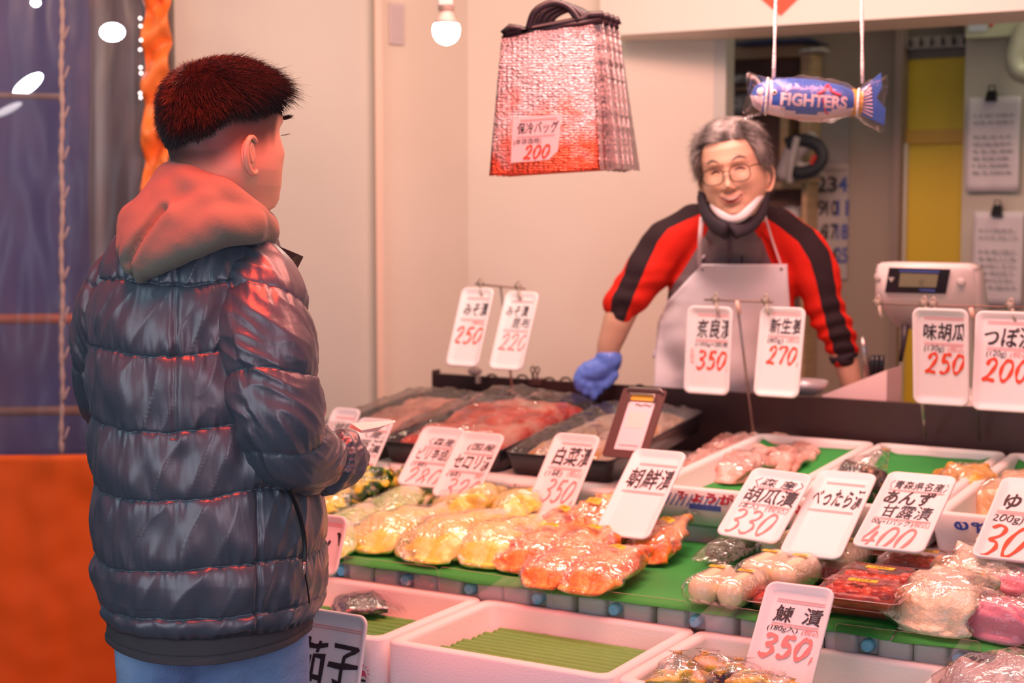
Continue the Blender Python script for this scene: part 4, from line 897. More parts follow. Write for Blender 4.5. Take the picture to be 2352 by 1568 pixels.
o=MB(); P0=atV(2118,925,3.44); P1=atV(2126,1004,3.57); o.tube([P0,P1],.0035,8); o=o.build('support_wire',M_wire,None,True); tag(o,'short pale wire post below the 味胡瓜 card','wire')
# leaning cards on the goods
card('price_card','leaning pink white card mostly hidden behind the customer hand, farthest left at the back',(752,1060),(800,938),3.02,.085,[('甘口',.25,.95,.55,.74,.012)],None,None,((.84,.1,.9),))
card('price_card','leaning card reading 豆漬, partly behind the paper slips the customer holds',(805,1105),(868,962),2.90,.100,[('〈産〉',.3,.95,.70,.82,.0),('豆漬',.2,.98,.46,.68,.014)],('00',.35,.95,.12,.30,.0022),M_pale,((.83,.3,.95),(.44,.15,.95)))
card('price_card','leaning card reading ピリ辛胡瓜 280 overlapped by the celery card',(958,1118),(1025,983),2.84,.115,[('〈森産〉',.25,.95,.70,.84,.0),('ピリ辛胡瓜',.12,.98,.45,.66,.006),('(1袋)',.10,.45,.33,.42,0)],('280',.10,.90,.04,.32,.0024),M_pale,((.68,.2,.95),(.42,.1,.95)))
card('price_card','leaning card reading (国産) セロリ漬 320',(1040,1145),(1112,995),2.81,.115,[('(国産)',.28,.95,.72,.86,.0),('セロリ漬',.12,.98,.44,.68,.016),('(袋)',.10,.40,.32,.41,0)],('320',.18,.95,.02,.30,.0024),M_pale,((.70,.25,.9),(.42,.1,.9)),small=[('税',.72,.86,.33,.40,0)])
card('price_card','leaning card reading 白菜漬 350 behind the yellow cabbage bags',(1252,1190),(1330,998),2.84,.112,[('白菜漬',.14,.97,.62,.86,.012),('(1袋)',.10,.46,.48,.58,0)],('350円',.22,.86,.20,.46,.0030),M_pale,((.90,.2,.85),(.60,.1,.85)),small=[('(税込)',.58,.88,.49,.58,0)])
card('price_card','leaning card reading 朝鮮漬 with no price, stuck behind the orange kimchi bags',(1425,1235),(1520,1036),2.70,.118,[('朝鮮漬',.10,.98,.56,.80,.010)],None,None,((.85,.2,.9),(.53,.1,.9)))
card('price_card','tilted card reading 〈森産〉 胡瓜漬 330 above the whole cucumber pack',(1712,1240),(1786,1082),2.70,.126,[('〈森 産〉',.12,.92,.77,.90,.0),('胡瓜漬',.08,.92,.53,.76,.012),('(2本入)',.04,.40,.42,.52,0)],('330',.05,.80,.10,.42,.0030),M_pale,((.76,.15,.9),(.52,.05,.9)),-4,small=[('(税込)',.52,.88,.42,.52,0)])
card('price_card','leaning card reading べったら漬 behind the white radish packs',(1858,1280),(1950,1086),2.69,.117,[('べったら漬',.08,.95,.58,.82,.018)],None,None,((.88,.2,.85),(.55,.05,.85)))
card('price_card','leaning card reading 〈青森県名産〉 あんず甘露漬 400 behind the apricot packs',(2036,1264),(2122,1091),2.66,.129,[('〈青森県名産〉',.08,.93,.80,.92,.004),('あんず',.10,.80,.60,.79,.02),('甘露漬',.16,.86,.42,.595,.0),('(100g×1パック)',.02,.66,.32,.40,0)],('400円',.06,.78,.02,.31,.0034),M_pale,((.79,.1,.9),(.41,.05,.9)),small=[('(税込)',.66,.90,.32,.40,0)])
card('price_card','leaning card cut by the right picture edge showing (200g) and a red 3',(2330,1290),(2400,1105),2.70,.150,[('ゆず',.12,.60,.62,.84,.02),('(200g)',.02,.42,.44,.56,0)],('300',.02,.85,.05,.42,.0046),M_price,((.60,.05,.9),(.575,.05,.9)))
card('price_card','nearest card reading 鰊漬 (180g) 350, standing before the apricot packs',(1772,1610),(1842,1343),2.26,.116,[('鰊',.20,.48,.665,.815,.012),('漬',.62,.90,.665,.815,.012),('(180g入)',.16,.60,.575,.64,0)],('350円',.12,.86,.37,.55,.0046),M_pale,((.86,.2,.92),(.65,.2,.88)),small=[('(税込)',.66,.94,.57,.635,.004)])
card('price_card','large white card reading 茄子 at the bottom beside the customer jeans',(735,1640),(765,1402),2.075,.150,[('茄子',.02,.93,.28,.72,.018)],None,None,((.84,0,.95),(.22,0,.9)))
card('price_card','card edge with black strokes beside the customer jacket, above the left front box',(738,1320),(768,1183),2.30,.070,[('い',.2,.9,.45,.75,.012)],None,None,((.86,.1,.9),))

# payment clipboard
b=atV(1432,1050,2.98); tp=atU(1482,893,b.dot(UU)); Y=(tp-b); L=Y.length; Y.normalize(); X=(UU-Y*UU.dot(Y)).normalized(); Z=X.cross(Y)
t=thing('clipboard','dark brown clipboard with a pale payment card reading PayPay, leaning on the black tray','clipboard',b,Matrix((X,Y,Z)).transposed())
w=.104; R=[rrect(w,L,.006,z,4,0,L/2) for z in (-.004,0)]; V,Fc=loft(R); mesh('board',V,Fc,mat('clip_board_brown',(.10,.03,.028),.45),t,False)
mb=MB(); mb.box((-.028,.018,.0002),(.034,L*.80,.0010)); mb.build('payment_card',mat('pay_card',(.88,.70,.74),.4),t)
mb=MB(); mb.box((-.020,L*.42,.0011),(.024,L*.66,.0014)); mb.build('card_panel',mat('pay_panel',(.86,.72,.66),.4),t)
mb=MB(); V,Fc=fit('PayPay',-.010,.030,L*.73,L*.775,.02,0,0,.0015); mb.add(V,Fc); mb.box((-.020,.028,.0011),(.026,.0295,.0014)); mb.build('lettering',M_kanji,t)
mb=MB(); mb.box((-.026,L*.82,.0014),(.030,L*.90,.0020)); mb.build('yellow_band',mat('pay_yellow',(.80,.45,.05),.4),t)
mb=MB(); mb.tube([(-.040,L*.96,.004),(-.034,L*.985,.006),(.040,L*.985,.006),(.048,L*.94,.004)],.0022,6); mb.tube([(-.026,L*.80,.004),(-.028,L*.90,.006),(.030,L*.90,.006),(.032,L*.80,.004)],.0022,6); mb.build('wire_clip',M_wire,t,True)

# thermal bags on a black carry handle
YB=3.25
def bp(x,y,dy=0): return atY(x,y,YB+dy)
tb0=bp(1265,60)
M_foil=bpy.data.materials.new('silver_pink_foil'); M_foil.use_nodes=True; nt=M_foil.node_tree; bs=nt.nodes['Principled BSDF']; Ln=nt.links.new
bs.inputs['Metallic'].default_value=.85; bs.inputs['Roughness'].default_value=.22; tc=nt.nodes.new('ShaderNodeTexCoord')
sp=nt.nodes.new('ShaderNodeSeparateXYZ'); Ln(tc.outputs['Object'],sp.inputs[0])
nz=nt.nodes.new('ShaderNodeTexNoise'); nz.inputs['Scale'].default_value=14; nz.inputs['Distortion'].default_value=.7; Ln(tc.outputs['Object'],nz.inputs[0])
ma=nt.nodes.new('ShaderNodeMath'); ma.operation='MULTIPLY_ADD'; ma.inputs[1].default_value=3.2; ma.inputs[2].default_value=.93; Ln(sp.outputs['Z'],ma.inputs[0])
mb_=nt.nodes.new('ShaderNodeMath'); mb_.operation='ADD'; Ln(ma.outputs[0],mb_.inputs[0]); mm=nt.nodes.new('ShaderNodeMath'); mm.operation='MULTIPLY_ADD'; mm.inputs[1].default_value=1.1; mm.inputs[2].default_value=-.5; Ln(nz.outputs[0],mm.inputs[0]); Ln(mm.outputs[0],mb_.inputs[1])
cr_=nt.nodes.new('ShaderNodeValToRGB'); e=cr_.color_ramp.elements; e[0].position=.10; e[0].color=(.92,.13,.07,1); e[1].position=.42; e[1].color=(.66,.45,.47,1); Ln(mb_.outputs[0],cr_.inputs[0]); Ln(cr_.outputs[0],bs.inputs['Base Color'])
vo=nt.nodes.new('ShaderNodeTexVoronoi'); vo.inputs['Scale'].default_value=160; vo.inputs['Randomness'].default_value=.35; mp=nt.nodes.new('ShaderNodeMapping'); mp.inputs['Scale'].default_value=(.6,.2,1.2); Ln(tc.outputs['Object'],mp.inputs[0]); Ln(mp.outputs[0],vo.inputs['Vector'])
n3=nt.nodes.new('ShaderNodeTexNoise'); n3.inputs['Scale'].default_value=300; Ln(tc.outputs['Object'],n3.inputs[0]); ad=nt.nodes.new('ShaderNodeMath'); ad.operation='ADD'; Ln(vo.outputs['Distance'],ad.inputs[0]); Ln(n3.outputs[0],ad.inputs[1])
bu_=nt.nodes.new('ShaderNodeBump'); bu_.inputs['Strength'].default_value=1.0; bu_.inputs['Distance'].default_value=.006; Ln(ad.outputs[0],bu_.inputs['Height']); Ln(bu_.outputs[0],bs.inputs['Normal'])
M_foiledge=mat('foil_plain',(.88,.78,.78),.22,metal=.85,bump=.8,bscale=160); M_hnd=mat('handle_black',(.02,.008,.012),.3)
def thermal(i,dx,dy,label):
    t=thing('thermal_bag',label,'bag',tb0+Vector((dx,dy,0)),None,'thermal bags hanging together')
    V=[];Fc=[];n=44;m=40
    q=lambda x,y: bp(x,y)-tb0
    TL,TR,BR,BL=q(1152,82),q(1362,45),q(1375,388),q(1124,404)
    for i_ in range(n+1):
        a=i_/n
        for j in range(m+1):
            b_=j/m; p=(TL*(1-a)+TR*a)*(1-b_)+(BL*(1-a)+BR*a)*b_
            p=p+Vector((0,-.024*math.sin(math.pi*a)**.6*b_**.7+.003*ns(a*4,b_*4,i)+.0012*math.sin(b_*240),0)); V.append(p)
    for i_ in range(n):
        for j in range(m): k=i_*(m+1)+j; Fc.append((k,k+1,k+m+2,k+m+1))
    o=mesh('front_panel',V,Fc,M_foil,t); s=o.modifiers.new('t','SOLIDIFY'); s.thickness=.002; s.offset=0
    # folded gusset on the right side: three pleats widening downward
    mb=MB(); P=[(1362,45,0),(1372,44,.010),(1384,46,.0),(1388,60,.02)]; Bt=[(1378,388,0),(1402,392,.06),(1420,386,.01),(1442,388,.08)]
    for k in range(3):
        VV_=[]; FF=[]
        for s_ in range(21):
            f=s_/20
            for e_ in (k,k+1):
                a=P[e_];b_=Bt[e_]; x=a[0]+(b_[0]-a[0])*f; y=a[1]+(b_[1]-a[1])*f; dyy=a[2]+(b_[2]-a[2])*f; VV_.append(q(x,y)+Vector((0,dyy+.002*math.sin(f*70),0)))
            if s_: z_=2*s_-2; FF.append((z_,z_+1,z_+3,z_+2))
        mb.add(VV_,FF)
    o=mb.build('side_gusset',M_foiledge,t); s=o.modifiers.new('t','SOLIDIFY'); s.thickness=.001; s.offset=0
    mb=MB(); h=[q(1154,78),q(1172,62),q(1196,66),q(1200,72),q(1222,66),q(1340,44),q(1352,34),q(1382,32),q(1384,44)]
    mb.tube(h,[(.007,.004)]*len(h),6); mb.tube([q(1155,80),q(1384,46)],[(.008,.004)]*2,6); mb.tube(smoothpath([q(1213,70),q(1228,28),q(1262,8),q(1290,10),q(1312,24),q(1330,50)],5),[(.0075,.005)]*26,8)
    mb.build('handle_bar',M_hnd,t,True)
    return t
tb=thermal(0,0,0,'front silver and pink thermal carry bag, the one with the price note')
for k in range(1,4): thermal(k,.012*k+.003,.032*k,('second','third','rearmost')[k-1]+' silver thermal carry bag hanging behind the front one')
nt_=thing('price_note','small pink note reading 保冷バッグ 200 taped on the front thermal bag','price card',bp(1232,318,-.034))
mb=MB(); w2,h2=.050,.046; V=[];
def nq(x,y,d=0): return (x+ .05*y, -.001-d, y-.07*x*-1)
mb.add([nq(-w2,-h2),nq(w2*.55,-h2*.98),nq(w2*.9,-h2*.6),nq(w2,h2),nq(-w2,h2)],[(0,1,2,3,4)]); o=mb.build('paper',mat('note_pink',(.92,.66,.66),.5),nt_,False); s=o.modifiers.new('t','SOLIDIFY'); s.thickness=.0006
mb=MB(); V,Fc=fit('保冷バッグ',-.040,.044,.010,.034,.008); mb.add([nq(x,y,.001) for x,y,z in V],Fc); V,Fc=fit('(本体価格)',-.046,.010,-.012,.002,0); mb.add([nq(x,y,.001) for x,y,z in V],Fc); mb.build('lettering',M_kanji,nt_)
mb=MB(); T_=MB(); digits(T_,'200',-.024,.030,-.040,-.014,.0026); mb.add([nq(x,y,.0012+z) for x,y,z in T_.V],T_.F); mb.build('price',M_price,nt_)
mb=MB(); mb.add([nq(x,y,.001) for x,y in ((-.034,.037),(.040,.037),(.040,.040),(-.034,.040),(-.040,.004),(.038,.004),(.038,.006),(-.040,.006))],[(0,1,2,3),(4,5,6,7)]); mb.build('rule_lines',M_rule,nt_)
o=MB(); o.tube([bp(1262,8,.03),bp(1290,-2,.03),Vector((bp(1285,-80,.03).x,bp(1285,-80,.03).y,3.0))],.003,6); o=o.build('hanging_hook',M_wire,None,True); tag(o,'thin hook from which the thermal bags hang','hook')

# light bulb
c=atY(1025,72,3.9); t=thing('light_bulb','lit white bulb hanging from a pale socket before the cream wall','lamp',c)
prof=[(0,.0335),(.0335*.3,.032),(.0335*.6,.0265),(.0335*.85,.017),(.0335,.001)]
R=[[(r*math.cos(a),r*math.sin(a),-z) for a in np.linspace(0,2*math.pi,28,endpoint=False)] for z,r in prof][::-1]+[[(.0335*math.cos(a),.0335*math.sin(a),.010) for a in np.linspace(0,2*math.pi,28,endpoint=False)],[(.030*math.cos(a),.030*math.sin(a),.018) for a in np.linspace(0,2*math.pi,28,endpoint=False)]]
V,Fc=loft(R); mesh('bulb_dome',V,Fc,mat('bulb_glow',(1,1,1),.4,emis=(1,.93,.80),estr=14),t)
R=[[(r*math.cos(a),r*math.sin(a),z) for a in np.linspace(0,2*math.pi,28,endpoint=False)] for z,r in ((.018,.030),(.030,.022),(.045,.0165),(.050,.016))]
V,Fc=loft(R); mesh('bulb_neck',V,Fc,mat('neck_pale',(.75,.52,.46),.4),t)
mb=MB(); mb.tube([(0,0,.050),(0,0,.11)],.020,24); mb.build('socket',mat('socket_pale',(.70,.50,.42),.4),t,True); mb=MB(); mb.tube([(0,0,.11),(0,0,3.0-c.z)],.004,8); mb.build('cord',mat('cord_white',(.6,.5,.45),.5),t,True)
mb=MB(); mb.box((-.017,-.0215,.062),(.017,-.019,.10)); mb.build('socket_label',mat('label_pink',(.78,.62,.60),.5),t)
lb=bpy.data.lights.new('bulb_light','POINT'); lb.energy=2.0; lb.color=(1,.85,.7); lb.shadow_soft_size=.034; lo_=bpy.data.objects.new('bulb_light',lb); COL.objects.link(lo_); lo_.location=c-Vector((0,0,.06))
# wall switch plate
P=atY(908,55,4.72); t=thing('wall_plate','pale rectangular plate high on the cream wall left of the bulb','plate',P)
d=Vector((A2[0]-A1[0],A2[1]-A1[1],0)).normalized(); ang=math.atan2(d.y,d.x); t.rotation_euler=(0,0,ang)
mb=MB(); mb.box((-.027,-.004,-.062),(.027,.006,.062),bev=.003); mb.build('plate',mat('plate_grey',(.68,.58,.58),.4),t)
mb=MB(); mb.box((-.020,-.0055,-.05),(.020,-.0035,.05),bev=.001); mb.build('switch_panel',mat('plate_grey2',(.62,.53,.53),.4),t)
q=hit=None
# move plate flush with its wall
n=Vector((-d.y,d.x,0)); w0=Vector((A1[0],A1[1],0)); r=ray(908,55); tt=(w0-CAMP).dot(n)/r.dot(n); t.location=CAMP+r*tt-n*.006

# fish shaped cheering toy in clear wrap hanging from the beam by white cords
YF=3.35
def fp(x,y,dy=0): return atY(x,y,YF+dy)
fc=fp(1870,225); t=thing('fish_toy','blue fish shaped balloon toy reading FIGHTERS in clear wrap, hung by two white cords','toy',fc)
Lf=(fp(1985,225)-fp(1735,215)).length; X=(fp(1985,232)-fp(1735,216)).normalized(); Yv=Vector((0,1,0)); Zf=X.cross(Yv).normalized()
x0=(fp(1725,218)-fc).dot(X)
def fr(s): # body radius along length
    return float(np.interp(s,[0,.03,.12,.35,.6,.85,1.0],[.004,.022,.034,.043,.043,.034,.022]))
Lb=(fp(1968,235)-fp(1725,218)).length
R=[]
for s in np.linspace(0,1,40):
    r=fr(s); R.append([X*(x0+Lb*s)+Yv*(r*.85*math.cos(a))+Zf*(r*math.sin(a)-.004) for a in np.linspace(0,2*math.pi,36,endpoint=False)])
V,Fc=loft(R)
Mfish=[mat('fish_blue',(.03,.10,.45),.35,ramp=[(.3,(.025,.07,.36)),(.7,(.05,.16,.55))],rscale=9),mat('fish_white',(.80,.62,.66),.4)]
o=mesh('fish_body',V,Fc,Mfish,t)
for p in o.data.polygons:
    c_=p.center; zz=c_.dot(Zf)+.004; s=(c_.dot(X)-x0)/Lb; rr=fr(max(0,min(1,s)))
    p.material_index = 1 if ((zz < -rr*.62+.006*math.sin(s*9)-.0 and s>.18) or (s<.10 and zz<-.0) or (.165<s<.18)) else 0
mb=MB(); V,Fc=fit('FIGHTERS',-.0,1,0,1,.04,0,0)
xa=(fp(1786,235)-fc).dot(X); xb=(fp(1940,238)-fc).dot(X)
def fsurf(x,z,e=.0012):
    s=(x-x0)/Lb; r=fr(max(0,min(1,s))); k=max(-.98,min(.98,(z+.004)/r)); return X*x+Zf*z-Yv*(r*.85*math.sqrt(1-k*k)+e)
bm=bmesh.new(); vs=[bm.verts.new((xa+(xb-xa)*v[0],-.022+.027*v[1],0)) for v in V]
for f in Fc:
    try: bm.faces.new([vs[i] for i in f])
    except Exception: pass
bmesh.ops.triangulate(bm,faces=bm.faces[:]); bmesh.ops.subdivide_edges(bm,edges=[e for e in bm.edges if e.calc_length()>.006],cuts=2); bm.verts.index_update()
mesh('lettering',[fsurf(v.co.x,v.co.y) for v in bm.verts],[[v.index for v in f.verts] for f in bm.faces],Mfish[1],t,False); bm.free()
# eye, gill line, red ribbon mark
mb=MB(); ex=(fp(1743,220)-fc).dot(X)
for (xx,zz,rr,mi) in ((ex,.004,.0085,0),(ex,.004,.0055,1),(ex-.001,.005,.002,0),(ex+.027,.004,.006,0),(ex+.027,.004,.0038,1)):
    V,Fc=ell((0,0,0),(rr,rr*.35,rr)); b0=fsurf(xx,zz,.000+.001*(mi+1)); mb.add([b0+X*v[0]+Yv*v[1]+Zf*v[2] for v in V],Fc,mi)
mb.build('eye',[mat('eye_white',(.85,.75,.72),.3),mat('eye_black',(.02,.02,.03),.2)],t,True)
mb=MB(); P=[fsurf(x,z,.001) for x,z in ((.0,.006),(.012,.012),(.022,.026),(.032,.012),(.05,.006))]; mb.tube(smoothpath(P,5),.0035,5); mb.tube(smoothpath([fsurf(x,z,.001) for x,z in ((.012,-.004),(.02,-.028),(.028,-.034))],4),.002,5); mb.build('red_ribbon',mat('ribbon_red',(.62,.04,.10),.4),t,True)
# tail
rt=(fp(1962,235)-fc); TV=[]; m_=10
mb=MB(); mb2=MB()
up=fp(2023,168)-fc; lo2=fp(2030,288)-fc; mid=fp(2012,225)-fc
ring=[rt+Zf*.018,up,up+X*.004-Zf*.03,mid,lo2+Zf*.035,lo2,rt-Zf*.018]
Vt=[p-Yv*.004 for p in ring]+[p+Yv*.004 for p in ring]; n=len(ring)
mb.add(Vt,[tuple(range(n))[::-1],tuple(range(n,2*n))]+[(i,(i+1)%n,n+(i+1)%n,n+i) for i in range(n)]); mb.build('tail_fin',Mfish[0],t)
for k in range(9):
    f=k/8; a=rt+Zf*(.014-.028*f)+X*.008; b_=(up*(1-f)+lo2*f)*.62+rt*.38+X*(-.002 if k in(0,8) else 0); mb2.tube([a-Yv*.006,b_-Yv*.006],[.001,.0016],5)
mb2.build('tail_stripes',Mfish[1],t)
mb=MB(); 
for k in range(5):
    rr=.024; xx=(rt.dot(X)-.008+.005*k); mb.tube([X*xx+rt-X*rt.dot(X)+Yv*(rr*.8*math.cos(a))+Zf*(rr*math.sin(a)) for a in np.linspace(0,2*math.pi,20)],.0032,6)
mb.build('yellow_band',mat('band_yellow',(.80,.42,.04),.7,bump=.4,bscale=200),t,True)
# clear wrap
R=[]
for s in np.linspace(0,1,34):
    r=float(np.interp(s,[0,.05,.16,.4,.62,.76,.80,.86,1],[.050,.044,.036,.048,.046,.030,.026,.045,.060])); fl=float(np.interp(s,[0,.12,.3,.7,.8,1],[.15,.7,1,1,.9,.12]))
    xx=(fp(1716,216)-fc).dot(X)+((fp(2032,235)-fc).dot(X)-(fp(1716,216)-fc).dot(X))*s
    R.append([X*(xx+.006*math.sin(a*2)*(1 if s in(0,1) else 0))+Yv*(r*fl*.95*math.cos(a))+Zf*((r+.0015*ns(s*12,a*3,2)*4)*math.sin(a)-.003) for a in np.linspace(0,2*math.pi,40,endpoint=False)])
V,Fc=loft(R,cap=False); mesh('clear_wrap',V,Fc,film('toy_wrap',(.99,.97,.98),.05,.06,.45,30,milk=.02,milkc=(.8,.65,.62)),t)
M_cord=mat('white_cord',(.86,.78,.76),.7,bump=.5,bscale=160)
for nm,xt,xb_,yb,wd in (('hanging_cord',1783,1777,185,.0058),('hanging_cord',1979,1981,192,.0052)):
    mb=MB(); top=fp(xt,-40)-fc; top=top+(top-(fp(xb_,yb)-fc))*((3.0-fp(xt,-40).z)/(fp(xt,-40).z-fp(xb_,yb).z)); bot=fp(xb_,yb)-fc; P=[top*(1-k/30)+bot*(k/30) for k in range(31)]; mb.tube(P,[(wd*.62+.0008*math.sin(k*2.4),wd*.5) for k in range(31)],8); 
    r=.037 if xt<1900 else .027; xx=bot.dot(X)-(.012 if xt<1900 else .006)
    mb.tube([X*(xx+.006*math.cos(a))+Yv*(r*.92*math.cos(a))+Zf*(r*1.02*math.sin(a)-.003) for a in np.linspace(0,2*math.pi,26)],.0030,6); mb.build(nm,M_cord,t,True)

# weighing scale display
VSc=3.80
def scp(x,y,v=VSc): return atV(x,y,v)
c=scp(2118,690); t=thing('weighing_scale','white weighing scale with a black display head reading 0, behind the right hanging cards','scale',c,TH)
inv=Matrix.Rotation(-TH,3,'Z'); q=lambda x,y,dv=0: inv@(scp(x,y,VSc+dv)-c)
Ms=mat('scale_white',(.84,.76,.72),.35)
pts=[(2010,612),(2016,603),(2222,607),(2238,622),(2248,700),(2250,745),(2205,760),(2060,755),(2035,720),(2008,690)]
fr_=[q(x,y,.0006*(y-603)) for x,y in pts]; bk=[Vector((p.x*.96,p.y+(.12),p.z)) for p in fr_]; n=len(pts)
bm=bmesh.new(); a_=[bm.verts.new(p) for p in fr_]; b2=[bm.verts.new(p) for p in bk]
bm.faces.new(a_); bm.faces.new(b2[::-1])
for i in range(n): bm.faces.new((a_[(i+1)%n],a_[i],b2[i],b2[(i+1)%n]))
bmesh.ops.recalc_face_normals(bm,faces=bm.faces[:]); bmesh.ops.bevel(bm,geom=bm.edges[:],offset=.006,segments=3,affect='EDGES'); bm.verts.index_update()
mesh('display_housing',[v.co.copy() for v in bm.verts],[[v.index for v in f.verts] for f in bm.faces],Ms,t); bm.free()
def scq(name,P,m,dv=0,parent=None):
    mb=MB(); V=[q(x,y,dv+.0006*(y-603)) for x,y in P]; V2=[v+Vector((0,.003,0)) for v in V]; n=len(V)
    mb.add(V+V2,[tuple(range(n))[::-1],tuple(range(n,2*n))]+[(i,(i+1)%n,n+(i+1)%n,n+i) for i in range(n)]); return mb.build(name,m,parent or t)
scq('display_frame',[(2042,614),(2183,618),(2172,675),(2032,672)],mat('display_black',(.02,.018,.03),.3),-.006)
scq('lcd',[(2068,627),(2155,630),(2150,660),(2064,658)],mat('lcd_green',(.34,.32,.20),.4),-.008)
scq('blue_bar',[(2066,619),(2158,622),(2157,627),(2065,624)],mat('bar_blue',(.10,.16,.55),.4),-.008); scq('blue_bar',[(2112,663),(2148,665),(2147,670),(2111,668)],mat('bar_blue',(.10,.16,.55),.4),-.008)
scq('brand_triangle',[(2040,637),(2054,637),(2047,648)],mat('eye_white',(.85,.75,.72),.3),-.009)
mb=MB(); 
for s_,x0_,x1_,y0_,y1_,m2 in (('0',2112,2120,655,637,0),):
    V,Fc=fit(s_,0,1,0,1,0,.1,0); V=[q(x0_+(x1_-x0_)*v[0],y0_+(y1_-y0_)*v[1],-.011+.0006*43) for v in V]; mb.add(V,Fc)
mb.build('readout',mat('lcd_ink',(.10,.10,.06),.5),t)
mb=MB()
for k in range(7): 
    a=q(2063+12*k,672.5,.036); mb.add([a,a+Vector((.006,0,0)),a+Vector((.006,0,.0018)),a+Vector((0,0,.0018))],[(0,1,2,3)])
mb.build('key_marks',mat('mark_grey',(.5,.48,.5),.5),t)
for x,y in ((2018,635),(2208,646)):
    V,Fc=ell(q(x,y,-.004+.03),(.011,.008,.012)); mesh('side_knob',V,Fc,mat('knob_pale',(.60,.52,.50),.4),t)
mb=MB(); mb.tube([q(2080,745,.07),q(2074,800,.07),q(2068,830,.07)],[.010,.006,.005],8); mb.build('lever',mat('lever_black',(.03,.02,.03),.4),t,True)
mb=MB(); mb.tube([q(2150,745,.10),q(2150,900,.10)],[.030,.030],16); mb.build('column',mat('column_tan',(.62,.46,.34),.4),t,True)
mb=MB(); a=q(2235,905,.08); mb.box((a.x-.12,a.y-.05,a.z-.05),(a.x+.12,a.y+.15,a.z),bev=.01); mb.build('weighing_pan',Ms,t)
# pink plastic tub with tools
P0=scp(1888,915,3.68); P1=scp(2036,915,3.68); za=scp(1888,915,3.68).z-.02
w=(P1-P0).dot(UU); t=thing('tool_tub','pink plastic tub with a slanted rim standing behind the black board','tub',Vector((P0.x,P0.y,za)),TH)
z1=scp(2036,850,3.68).z-za
mb=MB(); V=[(0,0,0),(w,0,0),(w,0,z1),(0,0,.028),(0,.12,0),(w,.12,0),(w,.12,z1),(0,.12,.028)]; mb.add(V,[(0,1,2,3),(1,5,6,2),(5,4,7,6),(4,0,3,7),(0,4,5,1)]); o=mb.build('tub_body',mat('tub_pink',(.90,.62,.60),.4),t); s=o.modifiers.new('t','SOLIDIFY'); s.thickness=.002
def tool(name,label,pts,r,m,cat,v=3.74):
    mb=MB(); P=[atV(x,y,v) for x,y in pts]; mb.tube(P,r,10); o=mb.build(name,m,None,True); return tag(o,label,cat)
tool('kitchen_knife','steel knife handle standing in the pink tub',[(1995,880),(1984,800),(1981,772)],[.009,.010,.007],M_wire,'knife')
# tools
M_tool=mat('tool_black',(.012,.012,.016),.3)
for k,(x,lb) in enumerate(((2003,'left pair of black scissors in the pink tub'),(2013,'middle pair of black scissors in the pink tub'),(2024,'right pair of black scissors in the pink tub'))): tool('kitchen_scissors',lb,[(x,880),(x+1,835),(x+2,816)],[.006,.007,.006],M_tool,'tool')
# steel bowl
c=atV(1845,905,3.75); t2=MB(); R=[[(r*math.cos(a),r*math.sin(a),z) for a in np.linspace(0,2*math.pi,32,endpoint=False)] for z,r in ((0,.03),(.004,.045),(.02,.058),(.034,.062))]; V,Fc=loft(R,cap=False); t2.add(V,Fc); t2.add([(0,0,0)]+R[0],[(0,(k+1)%32+1,k+1) for k in range(32)]); o=t2.build('mixing_bowl',mat('bowl_pale',(.72,.70,.72),.25,metal=.3),None,True); s=o.modifiers.new('t','SOLIDIFY'); s.thickness=.002; o.location=c; tag(o,'pale upside bowl rim beside the pink tub','bowl')
# back work table
wt=thing('work_table','work table behind the black board under the scale and tub','table',S(0,0,0),TH)
zt_=za-.002
mb=MB(); mb.box((-1.02,3.66,zt_-.04),(.25,4.02,zt_),bev=.004); mb.build('table_top',mat('work_top',(.40,.36,.32),.4),wt)
for x in (-.98,.2):
    for y in (3.70,3.98): mb=MB(); mb.box((x-.02,y-.02,0),(x+.02,y+.02,zt_-.04)); mb.build('leg',mat('work_leg',(.3,.3,.3),.4),wt)
